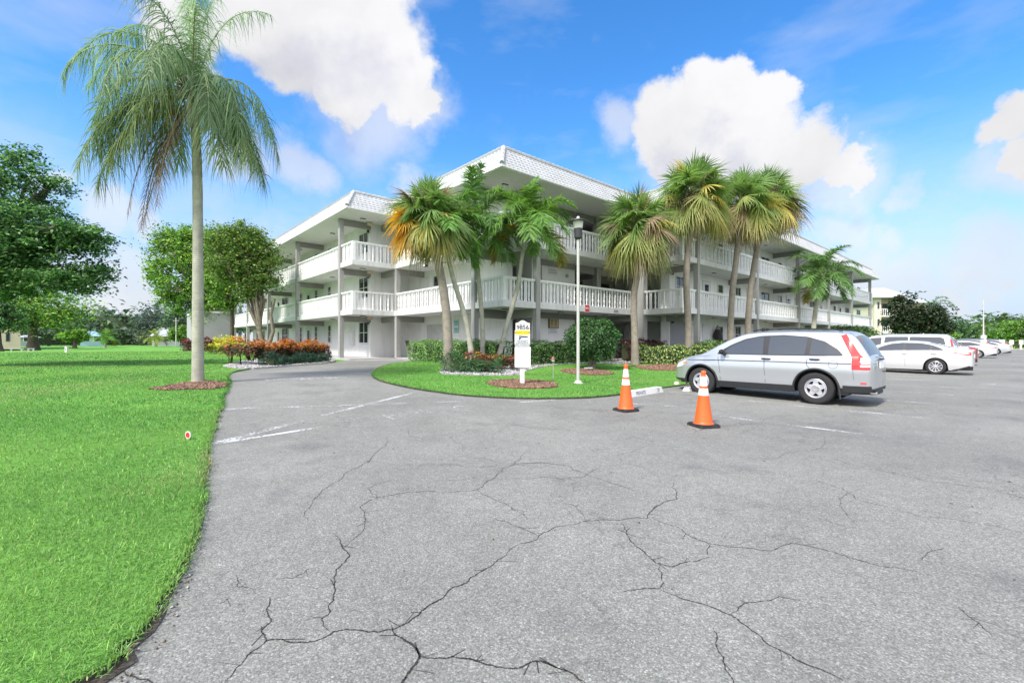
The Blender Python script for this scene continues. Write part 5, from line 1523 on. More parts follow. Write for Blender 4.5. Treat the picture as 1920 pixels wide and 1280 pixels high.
    def topsheet(nm, x0, x1, tw, off, m, t0=None, nx=14):
        """glass lying on the upper surface between two stations"""
        mb = MB(); ny = 12
        for i in range(nx+1):
            x = x0+(x1-x0)*i/nx; zt = ztop(x); zb = belt(x); zr = max(zb+.012, zt-P.get('rr', .07)); ye = side(x, zr); rr = min(P.get('rr', .07), ye*.5)
            yw = (ye-rr)*(tw if not callable(tw) else tw(i/nx)); zc = zr+(zt-.02-zr)*.8
            sl = (ztop(x+.02)-ztop(x-.02))/.04; nl = sqrt(1+sl*sl)
            for j in range(ny+1):
                t = -1+2*j/ny; tt = t*yw/(ye-rr)
                mb.v.append((x-sl/nl*off, t*yw, zt-(zt-zc)*tt*tt+off/nl))
        for i in range(nx):
            for j in range(ny): a = i*(ny+1)+j; mb.f.append((a, a+1, a+ny+2, a+ny+1)); mb.m.append(0)
        return mb.build(nm, m, root, smooth=True)
    for nm, poly, off, m, rnd in P['patches']: patch(nm, poly, off*1.6+.004, m, rnd=rnd, step=.045)
    for pts, w in P.get('seams', ()): seam(pts, w)
    for nm, x0, x1, tw, m in P.get('tops', ()): topsheet(nm, x0, x1, tw, .004, m)
    # wheels
    Wd = P.get('ww', .215)
    def wheel(x, sg):
        w = empty('wheel', (x, 0, wr), 0, root); yo = sg*(halfw(x)-.025)
        def lat(pr, n, nm, m, par=w, sm_=True):
            o = MB().lathe([(r, 0) for r, _ in pr] if False else pr, n, (0, 0, 0), axis='y'); o.v = [(a, yo-sg*b, c) for a, b, c in o.v]; return o.build(nm, m, par, smooth=sm_, angle=35)
        R = wr; rr = P.get('rim', R*.64)
        lat([(rr-.01,.012),(rr+.012,.004),(R*.86,-.006),(R*.95,.008),(R*.99,.03),(R,.05),(R,Wd-.05),(R*.97,Wd-.01),(rr,Wd)], 44, 'tyre', TYRE)
        rim = lat([(rr+.004,.010),(rr-.008,.004),(rr-.02,.018),(rr-.035,.035),(rr-.035,.12)], 44, 'rim', RIM)
        lat([(rr-.036,.075),(0,.070)], 24, 'hub_back', RIMD, rim)
        ns = P.get('spokes', 5); tw = P.get('spoke_w', (.075, .055)); rm = rr-.03
        mb = MB()
        for k in range(ns):
            a = 2*pi*k/ns+.3; ca, sa = cos(a), sin(a)
            def q(r, t, d): return (r*ca-t*sa, yo-sg*d, r*sa+t*ca)
            w0, w1 = tw
            mb.add([q(.03,-w0,.028),q(.03,w0,.028),q(rm,w1*.9,.026),q(rm,-w1*.9,.026),q(.03,-w0,.06),q(.03,w0,.06),q(rm,w1*1.1,.06),q(rm,-w1*1.1,.06)], [(0,1,2,3),(0,4,5,1),(1,5,6,2),(3,2,6,7),(0,3,7,4)])
        mb.build('spokes', RIM, rim)
        if P.get('disc'):
            mb2 = MB(); N = 60
            for k in range(N):    # dished steel rim with five windows near its edge
                pass
        lat([(rr*.36,.030),(rr*.36,.018),(rr*.30,.010),(rr*.27,.012),(.0,.012)] if P.get('disc') else [(.055,.03),(.055,.015),(.03,.010),(0,.010)], 24, 'hub_cap', P.get('hubm', RIM), rim)
        if P.get('disc'):
            lat([(rr-.03,.024),(rr-.045,.020),(rr*.84,.024)], 40, 'rim_edge', RIM, rim); lat([(rr*.50,.024),(rr*.36,.020),(rr*.2,.020)], 30, 'rim_center', RIM, rim)
    for x in (0, wb):
        for sg in (1, -1): wheel(x, sg)
    # arch lips
    if P.get('lip'):
        for xc in (0, wb):
            for sg in (1, -1):
                pts = [(xc+Ra*1.02*cos(a), sg*(side(xc+Ra*1.02*cos(a), max(sill, wr+Ra*1.02*sin(a)))+.006), wr+Ra*1.02*sin(a)) for a in np.linspace(-.25, pi+.25, 26) if wr+Ra*1.02*sin(a) > sill-.05]
                MB().tube(pts, .022, 6).build('arch_trim', P['lip'], root, smooth=True)
    # mirrors
    mx, mz = P['mirror']
    for sg in (1, -1):
        y = side(mx, mz)
        mb = MB(); mb.lathe([(0,-.10),(.05,-.095),(.085,-.05),(.09,0),(.08,.05),(.045,.09),(0,.10)], 12)
        mb.v = [(mx+a*.75, sg*(y+.15)+c*1.0, mz+.06+b*.75) for a, b, c in mb.v]
        o = mb.build('mirror', P.get('mirror_m', P['paint']), root, smooth=True)
        MB().box(mx-.05, mx+.03, min(sg*(y-.03), sg*(y+.10)), max(sg*(y-.03), sg*(y+.10)), mz-.01, mz+.03).build('mirror_arm', CLAD, o)
    for hx_, hz_ in P['handles']:
        for sg in (1, -1):
            y = side(hx_, hz_); MB().tube([(hx_-.10, sg*(y-.005), hz_), (hx_-.07, sg*(y+.025), hz_+.003), (hx_+.07, sg*(y+.025), hz_+.006), (hx_+.10, sg*(y-.005), hz_+.006)], [.012, .015, .015, .012], 7).build('door_handle', P.get('handle_m', P['paint']), root, smooth=True)
    for rail in P.get('rails', ()):
        for sg in (1, -1):
            MB().tube([(x, sg*yy, zz0) for x, yy, zz0 in rail], .016, 6).build('roof_rail', CLAD, root, smooth=True)
    # number plate and tail details on the back
    pz = P.get('plate', .95); px_ = P.get('plate_x', xr)
    MB().box(px_-.022, px_-.004, -.16, .16, pz-.08, pz+.08).build('number_plate', PLATE, root)
    MB().box(px_-.028, px_-.005, -.20, .20, pz+.10, pz+.13).build('plate_trim', P.get('trim_m', CHR), root)
    ins = P.get('extra')
    if ins: ins(root, side, ztop, belt, halfw, patch)
    return root

# silver sport utility car -----------------------------------------
def suv_extra(root, side, ztop, belt, halfw, patch):
    # exhaust, rear bumper reflectors, wiper, badge
    MB().tube([(-1.02, .45, .30), (-.70, .45, .30)], .03, 10).build('exhaust_pipe', CHR, root, smooth=True)
    MB().tube([(-1.00, -.28, 1.06), (-.985, .10, 1.10)], .012, 6).build('rear_wiper', CLAD, root)
    MB().box(-1.03, -1.005, .50, .60, .92, .945).build('badge', CHR, root)
    for sg in (1, -1):
        MB().tube([(.0-.47, sg*(.90), .16), (-.44, sg*.90, .42)], .02, 5).build('mud_flap', CLAD, root)
SUV = dict(paint=SILV, wb=2.62, wr=.355, gap=.075, xr=-.99, xf=3.54, sill=.26, floor=.26, under=lambda x: .24 if x < 3.0 and x > -.6 else (.28+.10*max(0, (x-3.0)/.54) if x >= 3.0 else .30+.06*(-.6-x)/.4), ww=.225,
 top=[(-.99,.98),(-.97,1.02),(-.93,1.12),(-.80,1.36),(-.66,1.575),(-.55,1.625),(-.2,1.665),(.5,1.685),(1.2,1.675),(1.6,1.63),(1.95,1.49),(2.35,1.26),(2.62,1.105),(2.9,1.045),(3.2,.965),(3.38,.87),(3.48,.75),(3.54,.62)],
 belt=[(-.99,.99),(-.6,1.06),(0,1.05),(1.5,1.04),(2.3,1.02),(2.7,.98),(3.2,.88),(3.54,.6)],
 half=[(-.99,.60),(-.97,.68),(-.93,.76),(-.82,.835),(-.6,.88),(-.2,.905),(.5,.91),(2.2,.91),(2.8,.90),(3.15,.855),(3.35,.76),(3.47,.64),(3.54,.48)],
 tumble=.36, shoulder=.012, rr=.09, clad_rows=2, clad_z=.40, levels=[.33,.40,.50,.60,.70,.80], zm=.72, tuck=.07, sm=1.4,
 crease=((.55,-.020,.10),(.47,.012,.05),(.92,.008,.03)), lip=CLAD, rim=.215, spokes=5, spoke_w=(.070,.040), disc=True, hubm=mat('hub_grey', (.35,.35,.36), .4, .4),
 mirror=(2.02, 1.075), mirror_m=GBLK, handle_m=CLAD, handles=[(1.02,.985),(.02,1.0)], plate=.90, plate_x=-1.0, trim_m=CLAD,
 rails=[[(-.45,.62,1.625),(-.3,.63,1.665),(.5,.64,1.70),(1.2,.64,1.69),(1.4,.63,1.66)]],
 patches=[
  ('window_surround', [(-.52,1.085),(-.40,1.23),(-.15,1.40),(.2,1.51),(.7,1.555),(1.2,1.535),(1.55,1.465),(1.85,1.33),(2.12,1.165),(2.22,1.08),(1.0,1.07),(0,1.075)], .003, GBLK, .05),
  ('side_window', [(-.46,1.10),(-.35,1.23),(-.12,1.385),(.10,1.465),(.13,1.10)], .006, CGL2, .05),
  ('side_window', [(.22,1.095),(.19,1.485),(.6,1.53),(.99,1.53),(.99,1.09)], .006, CGL2, .03),
  ('side_window', [(1.10,1.09),(1.13,1.52),(1.5,1.45),(1.78,1.33),(1.98,1.20),(2.02,1.09)], .006, CGL2, .03),
  ('tail_lamp', [(-.42,1.535),(-.52,1.565),(-.66,1.35),(-.78,1.14),(-.85,1.05),(-.93,1.03),(-.955,.80),(-.66,.80),(-.655,1.04),(-.56,1.26)], .004, LRED, .01),
  ('reverse_lamp', [(-.80,1.06),(-.925,1.05),(-.95,.93),(-.81,.93)], .008, LCLR, .015),
  ('reverse_lamp', [(-.80,.905),(-.952,.905),(-.955,.855),(-.80,.855)], .008, LCLR, .01),
  ('headlamp', [(3.06,.90),(3.30,.80),(3.44,.71),(3.36,.68),(3.18,.72),(3.02,.82)], .004, LCLR, .03),
  ('indicator', [(3.03,.88),(3.14,.85),(3.12,.78),(3.02,.82)], .007, LAMB, .02),
  ('bumper_trim', [(-.50,.30),(-.50,.455),(-.965,.455),(-.975,.32)], .004, CLAD, 0),
  ('rear_reflector', [(-.90,.50),(-.80,.50),(-.80,.535),(-.90,.535)], .004, LRED, .01)],
 seams=[([(1.06,1.07),(1.05,.75),(1.03,.42)], .009), ([(.16,1.07),(.17,.88),(.08,.76)], .009), ([(2.18,1.06),(2.12,.75),(2.10,.42)], .009), ([(-.65,.925),(1.0,.93),(2.2,.925),(3.0,.905)], .014),
        ([(-.33+.085*cos(a), .90+.085*sin(a)) for a in np.linspace(0, 2*pi, 22)], .005), ([(-.68,.80),(-.69,.55)], .006), ([(2.3,1.04),(2.75,1.00),(3.05,.90)], .006)],
 tops=[('windscreen', 1.62, 2.52, .93, CGL), ('rear_window', -.925, -.67, .985, CGL2)], extra=suv_extra)
def place_car(u_near, v_rear, half):
    """ground point below the rear axle of a car parked nose to the building"""
    return uv(u_near+half, v_rear)
CR = ROT+pi/2
x, y = uv(-.72+.885, -11.58)
car('silver_car', 'silver sport utility car with tall red tail lamps, parked behind the two cones', SUV, (x, y, H(x, y)), CR)

# white sedan -----------------------------------------------------
SED = dict(paint=WHITEP, wb=2.82, wr=.335, gap=.05, xr=-1.10, xf=3.78, sill=.22, floor=.20, ww=.22, under=lambda x: .20 if -.5 < x < 3.2 else (.22+.16*min(1, (-.5-x)/.6) if x <= -.5 else .22),
 top=[(-1.10,.98),(-1.08,1.04),(-1.02,1.085),(-.80,1.11),(-.45,1.17),(.0,1.31),(.4,1.41),(.85,1.445),(1.3,1.44),(1.7,1.38),(2.1,1.24),(2.5,1.06),(2.7,.99),(3.1,.92),(3.5,.80),(3.7,.66),(3.78,.55)],
 belt=[(-1.1,1.0),(-.6,1.02),(0,1.0),(1,.97),(2.4,.93),(3.3,.82),(3.78,.5)],
 half=[(-1.10,.62),(-1.07,.72),(-1.0,.80),(-.8,.87),(-.3,.915),(.5,.92),(2.4,.915),(3.0,.90),(3.4,.83),(3.65,.70),(3.78,.52)],
 tumble=.48, shoulder=.03, rr=.10, levels=[.30,.40,.50,.60,.70,.80], zm=.62, sm=1.6, crease=((.86,.010,.03),(.42,.012,.06)), rim=.225, spokes=10, spoke_w=(.016,.024),
 mirror=(2.05, .98), handles=[(1.0,.86),(.05,.88)], plate=.80, plate_x=-1.11,
 patches=[('window_surround', [(-.28,1.03),(-.12,1.14),(.15,1.26),(.5,1.335),(1.1,1.35),(1.5,1.30),(1.8,1.19),(2.18,.985),(1.0,.985)], .003, GBLK, .06),
  ('side_window', [(-.20,1.045),(-.05,1.15),(.10,1.215),(.14,1.03)], .006, CGL2, .03),
  ('side_window', [(.19,1.03),(.16,1.24),(.5,1.315),(.98,1.33),(.98,1.01)], .006, CGL2, .03),
  ('side_window', [(1.07,1.01),(1.07,1.33),(1.45,1.285),(1.75,1.175),(2.05,1.01)], .006, CGL2, .03),
  ('tail_lamp', [(-.50,.945),(-.80,.955),(-1.06,.955),(-1.07,.83),(-.92,.84),(-.72,.90)], .004, LRED, .02),
  ('lamp_center', [(-.60,.935),(-.95,.935),(-1.04,.90),(-.90,.875),(-.72,.91)], .008, LCLR, .02),
  ('headlamp', [(3.1,.80),(3.5,.72),(3.66,.62),(3.5,.60),(3.2,.68)], .004, LCLR, .03),
  ('bumper_vent', [(-.62,.24),(-1.02,.40),(-1.06,.36),(-1.05,.30)], .003, CLAD, .02)],
 seams=[([(1.02,.985),(1.0,.6),(.98,.30)], .007), ([(.10,1.0),(.0,.72)], .007), ([(2.12,.96),(2.10,.6),(2.12,.30)], .007)],
 tops=[('windscreen', 1.80, 2.50, .90, CGL), ('rear_window', -.42, .20, .86, CGL)])
def variant(base, **k): d = dict(base); d.update(k); return d
def park(name, label, P, u, v, **k):
    x, y = uv(u, v); return car(name, label, P, (x, y, H(x, y)), CR, **k)
GRP = 'cars parked in the far stalls'
park('white_sedan', 'white sedan with ten spoke wheels and a slim red tail lamp beyond the silver car', SED, 14.65, -12.1)

VAN = variant(SED, wb=3.0, wr=.34, xr=-1.15, xf=3.85,
 top=[(-1.15,1.05),(-1.13,1.15),(-1.02,1.45),(-.92,1.66),(-.78,1.74),(-.3,1.765),(1,1.775),(1.9,1.72),(2.3,1.55),(2.7,1.30),(3.0,1.12),(3.3,1.0),(3.6,.85),(3.85,.6)],
 belt=[(-1.15,1.08),(-.6,1.12),(1,1.10),(2.6,1.06),(3.3,.9),(3.85,.5)],
 half=[(-1.15,.72),(-1.12,.82),(-1.0,.91),(-.7,.96),(.5,.985),(2.6,.98),(3.2,.92),(3.6,.78),(3.85,.55)], tumble=.28, rr=.09,
 mirror=(2.45, 1.12), handles=[(1.3,.98),(.7,.98)], plate=.95, plate_x=-1.16,
 patches=[('side_window', [(-.82,1.17),(-.74,1.55),(-.60,1.60),(.48,1.63),(.48,1.15)], .006, CGL2, .06), ('side_window', [(.53,1.15),(.53,1.63),(1.42,1.63),(1.46,1.15)], .006, CGL2, .05),
  ('side_window', [(1.58,1.13),(1.55,1.60),(1.95,1.57),(2.2,1.43),(2.45,1.24),(2.5,1.13)], .006, CGL2, .04), ('tail_lamp', [(-1.0,1.5),(-.94,1.5),(-1.0,1.1),(-1.04,.85),(-1.10,.85),(-1.08,1.15)], .004, LRED, .02),
  ('headlamp', [(3.2,.85),(3.5,.78),(3.7,.66),(3.5,.66)], .004, LCLR, .03)],
 seams=[([(1.5,1.12),(1.48,.3)], .007), ([(.5,1.12),(.45,.75)], .007)], tops=[('windscreen', 2.0, 2.9, .9, CGL), ('rear_window', -1.11, -.93, .86, CGL)])
park('white_van', 'white minivan with a long dark side window, rising behind the white sedan', VAN, 17.55, -11.35)
SED2 = variant(SED, paint=REDP, mirror_m=REDP)
park('red_sedan', 'dark red sedan, only its tail showing behind the trunk of the near white sedan', SED2, 25.4, -11.65, group=GRP)
HAT = variant(SED, paint=WHITEP, top=[(-1.05,.98),(-1.02,1.05),(-.9,1.12),(-.5,1.24),(0,1.36),(.5,1.45),(1,1.47),(1.5,1.43),(2.0,1.27),(2.5,1.05),(2.8,.96),(3.2,.88),(3.6,.7),(3.78,.55)])
park('white_sedan', 'white sedan second from the near one, its wheel showing past the red tail', HAT, 43.5, -11.85, group=GRP)
park('white_wagon', 'white wagon roof showing low beyond the minivan', variant(VAN, plate=.94), 33.5, -10.2, group=GRP)
SUV2 = variant(SUV, paint=DARKP, lip=None, mirror_m=DARKP, handle_m=DARKP, disc=False)
park('dark_suv', 'black sport utility car between the farther pale cars', SUV2, 52.0, -11.4, group=GRP)
park('pale_sedan', 'pale silver sedan near the end of the row with dark red lamps', variant(SED, paint=GREYP), 58.5, -12.4, group=GRP)
park('dark_sedan', 'dark wagon last in the parked row', variant(SUV, paint=DARKP, lip=None, disc=False), 67.5, -12.2, group=GRP)
park('pale_hatchback', 'pale hatchback half hidden at the far end of the row', variant(HAT, paint=GREYP), 74.5, -11.8, group=GRP)
# ================================================================== BACKGROUND
def at(px, D, z=0.0): return ((px-960)/F*D, D, z)
def bgtree(label, px, D, w, h, cols, name='tree', seed=0, trunk=.25, forkf=.35, n=60, per=34, flat=.6, group='trees round the lawn and lot', lift=.55, size=None, crad=None, up=.5, sq=.5, shell=.4):
    base = at(px, D, .38 if True else 0); base = (base[0], base[1], H(base[0], base[1]))
    rx = w/F*D/2; hh = h/F*D
    cz = hh*lift+hh*.12; e = [(0,0,cz,rx*.8,rx*.8,hh*.36), (-rx*.45,0,cz-hh*.06,rx*.55,rx*.5,hh*.26), (rx*.45,.3,cz-hh*.03,rx*.55,rx*.5,hh*.27), (0,0,hh*.82,rx*.45,rx*.45,hh*.18)]
    return tree(name, label, 'tree', base, hh*forkf, trunk, e, n, per, crad or rx*.30, size or max(.22, D*.006), cols, group, nlimb=7, bark=BARKD, flat=flat, up=up, shell=shell)
G_far = [(0.068,0.128,0.060),(0.098,0.173,0.075),(0.045,0.090,0.045),(0.128,0.217,0.090)]
G_farb = [(0.150,0.300,0.053),(0.225,0.405,0.075),(0.105,0.210,0.045)]
G_blue = [(0.075,0.112,0.083),(0.053,0.083,0.063),(0.105,0.150,0.112)]
# left: trees between the lawn and the houses
bgtree('low wide green tree with a forked pale trunk beside the beige building', 62, 58, 190, 118, G_mid, n=170, per=45, lift=.52, seed=1, trunk=.5)
bgtree('dark green tree in front of the beige building, cut by the left edge', -6, 52, 90, 100, G_lush, n=110, per=45, trunk=.4)
bgtree('tall dark pine like tree rising above the roofs near the tall palm', 291, 120, 78, 82, G_blue, name='pine_tree', n=100, per=34, flat=1.0, size=.5, sq=.8, lift=.42)
for i, (px, D, w, h, cols, lab) in enumerate((
  (110, 150, 90, 62, G_far, 'grey green tree behind the forked tree'),
  (150, 160, 70, 45, G_far, 'low grey green tree above the blue house'),
  (212, 150, 70, 58, G_far, 'rounded grey green tree between the blue house and the bright young palm'),
  (250, 140, 60, 40, G_far, 'low pale tree under the tall dark pine'),
  (345, 105, 90, 64, G_far, 'broad green tree over the grey roof behind the utility pole'),
  (405, 120, 90, 70, G_far, 'green tree behind the tall palm trunk'),
  (183, 135, 40, 40, G_blue, 'narrow dark tree beside the blue house'),
  (30, 140, 90, 60, G_far, 'far tree behind the beige building'),
  (340, 90, 44, 36, G_farb, 'light green bush like tree by the grey roofed house'),
  (140, 75, 44, 34, G_farb, 'small thin young tree standing alone on the far lawn'),
  (460, 150, 80, 60, G_far, 'far green tree behind the grey side wall'))):
    bgtree(lab, px, D, w, h, cols, seed=i, n=70, per=34)
# long dark shrub belt
tag(hedge('shrubbery', 'dense dark shrub belt along the far side of the lawn', 'shrubbery', [at(-80,92)[:2], at(145,108)[:2], at(250,118)[:2], at(420,112)[:2]], 3.6, 3, 3.6, .75, G_blue+G_far, wob=.5, core=(.02,.03,.015)), kind='stuff')
tag(hedge('treeline', 'far wooded belt closing the lawn beyond the left edge of the picture', 'treeline', [(-210,-60), (-200,60), (-150,125), (-95,135)], 9, 7, 1.1, 1.9, G_far+G_blue, wob=1.2, core=(.02,.03,.015)), kind='stuff')
tag(hedge('treeline', 'far wooded belt behind the tree row at the end of the lot', 'treeline', [(90,190), (170,150), (230,60), (240,-60)], 8, 7, 1.1, 1.9, G_far, wob=1.2, core=(.02,.03,.015)), kind='stuff')
# small palms on the far lawn
for i, (px, D, lab) in enumerate(((197, 82, 'young bright green palm standing before the blue house'), (293, 86, 'young yellow green palm before the grey roofed house'))):
    b = px_path([(px, 647.5), (px, 640)], D)
    feather_palm(lab, [(px, 649.5), (px, 640), (px, 636)], D, 12, 2.6, 40+i, r0=.2, r1=.16, shaft=False, ll=.9, n=22, w=.11, col=(.12,.27,.04) if i == 0 else (.22,.28,.05), name='young_palm', group='young palms on the far lawn', el=(80, 0))
# houses
def house(name, label, px, D, w, wallh, roofh, depth, wallc, roofc, rz=0.0, nwin=2, dome=False, ov=.5):
    x, y, _ = at(px, D); z = H(x, y)-.05; r = tag(empty(name, (x, y, z), rz), label, 'house')
    a = w/2; MB().box(-a, a, 0, depth, 0, wallh).build('wall', mat(name+'_wall_'+str(px), wallc, .8, var=.05), r)
    zt = wallh; R = [(-a-ov,-ov,zt),(a+ov,-ov,zt),(a+ov,depth+ov,zt),(-a-ov,depth+ov,zt),(-a*.35,depth/2,zt+roofh),(a*.35,depth/2,zt+roofh)]
    MB().add(R, [(0,1,5,4),(1,2,5),(2,3,4,5),(3,0,4),(0,3,2,1)]).build('roof', mat(name+'_roof_'+str(px), roofc, .8, var=.1, scale=3), r)
    for k in range(nwin):
        cx = -a+w*(k+.5)/nwin
        o = MB().box(cx-.65, cx+.65, -.06, -.003, 1.0, 2.2).build('window', TRIM, r); MB().box(cx-.55, cx+.55, -.075, -.061, 1.08, 2.12).build('pane', GLASS, o)
    return r
house('blue_house', 'low pale blue house with a broad gable across the far lawn', 172, 98, 3.6, 2.2, 1.1, 8, (.30,.45,.55), (.26,.40,.55), rz=.745)
house('grey_roofed_house', 'low house with a wide grey hipped roof near the utility pole', 312, 100, 5.0, 2.2, 2.0, 9, (.42,.42,.42), (.42,.46,.52), nwin=3, rz=.65)
house('garden_shed', 'small dark open garden shed under the forked tree', 52, 96, 3.2, 1.9, .5, 3, (.30,.34,.34), (.35,.38,.38), nwin=1, rz=.81)
x, y, _ = at(14, 72); r = tag(empty('beige_building', (x, y, .38), .83), 'tall beige building with narrow windows at the left edge behind trees', 'building')
MB().box(-3.4, 1.4, 0, 12, -.2, 7.8).build('wall', mat('beige_wall', (.58,.46,.36), .85, var=.05), r); MB().box(-3.6, 1.6, -.2, 12.2, 7.81, 8.2).build('roof_edge', TRIM, r)
for z in (1.0, 3.7, 6.2): 
    o = MB().box(-.2, .3, -.05, -.003, z, z+1.5).build('window', BEAM, r); MB().box(-.14, .24, -.06, -.051, z+.06, z+1.42).build('pane', GLASS, o)
# utility pole with wires
x, y, _ = at(330, 88); r = tag(empty('utility_pole', (x, y, .38)), 'thin utility pole with crossarm above the grey roofed house', 'utility pole')
MB().tube([(0,0,0),(0,0,5.6)], [.10,.07], 8).build('pole', mat('pole_wood', (.50,.48,.45), .9), r); MB().box(-.6, .6, -.04, .04, 5.0, 5.07).build('crossarm', mat('pole_wood', (.5,.48,.45)), r)
mb = MB()
for dz in (0, -.5):
    mb.tube([(-26+26*t, 0, 5.35+dz-1.0*t*(1-t)) for t in np.linspace(0, 1, 9)], .02, 4); mb.tube([(12*t, 0, 5.35+dz-.5*t*(1-t)) for t in np.linspace(0, 1, 9)], .02, 4)
mb.build('wire', DARKM, r)
# lawn furniture far left
def table(px, D, label, w=1.9, white=True, name='picnic_table'):
    x, y, _ = at(px, D); z = H(x, y)+.03; m = mat('bench_white', (.72,.72,.68), .7) if white else mat('bench_green', (.12,.22,.18), .6)
    r = tag(empty(name, (x, y, z), .15), label, 'picnic table')
    MB().box(-w/2, w/2, -.4, .4, .68, .74).build('table_top', m, r)
    for s in (-1, 1): MB().box(-w/2, w/2, s*.75-.13, s*.75+.13, .42, .46).build('bench_seat', m, r)
    for s in (-1, 1): MB().bar((s*w*.36, -.8, .41), (s*w*.36, .8, .41), .06, .05).bar((s*w*.36,-.5,0),(s*w*.36,-.2,.67),.06,.06).bar((s*w*.36,.5,0),(s*w*.36,.2,.67),.06,.06).build('leg_frame', m, r)
def bench(px, D, label, w):
    x, y, _ = at(px, D); z = H(x, y)+.01; m = mat('bench_white', (.60,.60,.56), .7)
    r = tag(empty('garden_bench', (x, y, z), .75), label, 'bench', 'white stone benches on the lawn')
    MB().box(-w/2, w/2, -.17, .17, .27, .33).build('seat', m, r)
    for s in (-1, 1): MB().prism([(s*w*.33-.06,-.12),(s*w*.33+.06,-.12),(s*w*.33+.05,.12),(s*w*.33-.05,.12)], 0, .269).build('leg', m, r)
bench(31, 43.5, 'low white stone bench at the left edge of the lawn, wider of two', 1.0); bench(58, 44, 'low white stone bench on the lawn, narrower of two', .5)
table(354, 50, 'green slatted picnic table on the lawn touching the tall palm trunk in view', 1.7, False)
x, y, _ = at(125, 41); r = tag(empty('utility_box', (x, y, H(x, y))), 'small white upright utility box on the open lawn', 'utility box')
MB().prism([(-.09,-.09),(.09,-.09),(.09,.09),(-.09,.09)], 0, .50).build('box', TRIM, r); MB().prism([(-.11,-.11),(.11,-.11),(.11,.11),(-.11,.11)], .501, .55).build('lid', TRIM, r); MB().prism([(-.03,-.094),(.03,-.094),(.03,-.091),(-.03,-.091)], .2, .35).build('label_plate', DARKM, r)

# right: second apartment block, magnolia, palms, far trees and hedge
def rblock(name, label, px0, px1, D, base_rz, top_h=8.3, wallc=(.66,.58,.44)):
    x0 = (px0-960)/F*D; x1 = (px1-960)/F*D; w = x1-x0; r = tag(empty(name, (x0, D, .15), base_rz), label, 'apartment block', 'farther apartment blocks')
    WM = mat('cream_stucco', wallc, .85, var=.05)
    MB().box(0, w*.22, 0, 10, -.3, top_h).box(w*.72, w, 0, 10, -.3, top_h).build('wall', WM, r); MB().box(w*.221, w*.719, 1.6, 9.9, -.3, top_h).build('back_wall', WM, r)
    for k in range(3):
        z = 2.75*k
        if k: MB().box(w*.222, w*.718, .0, 1.59, z-.25, z).build('balcony_slab', SLAB, r)
        rl = MB().box(w*.222, w*.718, .02, .10, z+.98, z+1.05)
        for s in np.arange(w*.24, w*.71, .28): rl.box(s, s+.07, .03, .09, z+.02, z+.975)
        if k: rl.build('railing', RAIL, r)
        for cx in (w*.32, w*.56):
            o = MB().box(cx-.7, cx+.7, 1.53, 1.598, z+.1, z+2.1).build('window', TRIM, r); MB().box(cx-.6, cx+.6, 1.515, 1.529, z+.2, z+2.0).build('pane', GLASS, o)
        o = MB().box(w*.08, w*.16, -.05, -.003, z+1.0, z+2.2).build('window', TRIM, r); MB().box(w*.085, w*.155, -.06, -.051, z+1.05, z+2.15).build('pane', GLASS, o)
    ov = .8; zt = top_h+.01
    MB().add([(-ov,-ov,zt),(w+ov,-ov,zt),(w+ov,10+ov,zt),(-ov,10+ov,zt),(w*.25,3,zt+1.9),(w*.8,3,zt+1.9),(w*.8,7,zt+1.9),(w*.25,7,zt+1.9)], [(0,1,5,4),(1,2,6,5),(2,3,7,6),(3,0,4,7),(4,5,6,7),(0,3,2,1)]).build('roof', ROOF, r)
    return r
rblock('cream_apartment_block', 'cream apartment block with white balconies half hidden by the dark magnolia', 1640, 1692, 74, -.10)
rblock('pale_apartment_block', 'pale apartment block with a grey roof showing above the dark magnolia', 1701, 1737, 92, .05, 9.0, (.60,.60,.62))
D = 56; base = at(1722, D); base = (base[0], base[1], H(base[0], base[1])-.02)
e = [ell_px(1700,588,34,34,D,.8,base), ell_px(1725,600,48,30,D,.8,base), ell_px(1688,612,32,24,D,.8,base), ell_px(1745,598,32,30,D,.8,base), ell_px(1696,558,18,18,D,.8,base), ell_px(1765,612,22,18,D,.8,base)]
tree('magnolia_tree', 'dark glossy leaved magnolia standing before the cream apartment block', 'tree', base, 1.6, .22, e, 230, 52, .8, .34, [(.018,.045,.020),(.030,.07,.028),(.010,.026,.014),(.06,.10,.04),(.10,.09,.05)], nlimb=14, bark=BARKD, shell=.5)
feather_palm('palm tree leaning out from behind the magnolia top', [(1742,640),(1744,600),(1747,575)], 66, 13, 3.1, 61, r0=.2, r1=.16, shaft=False, ll=.9, n=26, w=.10, col=(.05,.11,.04), name='far_palm', group='palms at the end of the lot', el=(70,-30), curve=1.5)
feather_palm('palm tree with arching fronds beside the bare pole at the end of the lot', [(1845,644),(1845,625),(1845,611)], 95, 13, 3.8, 62, r0=.3, r1=.25, shaft=False, ll=1.1, n=24, w=.15, col=(.09,.16,.05), name='far_palm', group='palms at the end of the lot', el=(72,-25), curve=1.2)
feather_palm('small palm low behind the magnolia and the minivan', [(1765,640),(1767,620),(1768,604)], 68, 12, 2.5, 63, r0=.2, r1=.16, shaft=False, ll=.8, n=22, w=.10, col=(.05,.12,.04), name='far_palm', group='palms at the end of the lot', el=(60,-30), curve=1.5)
GR = [(0.060,0.120,0.042),(0.090,0.173,0.053),(0.045,0.083,0.036),(0.135,0.225,0.060)]
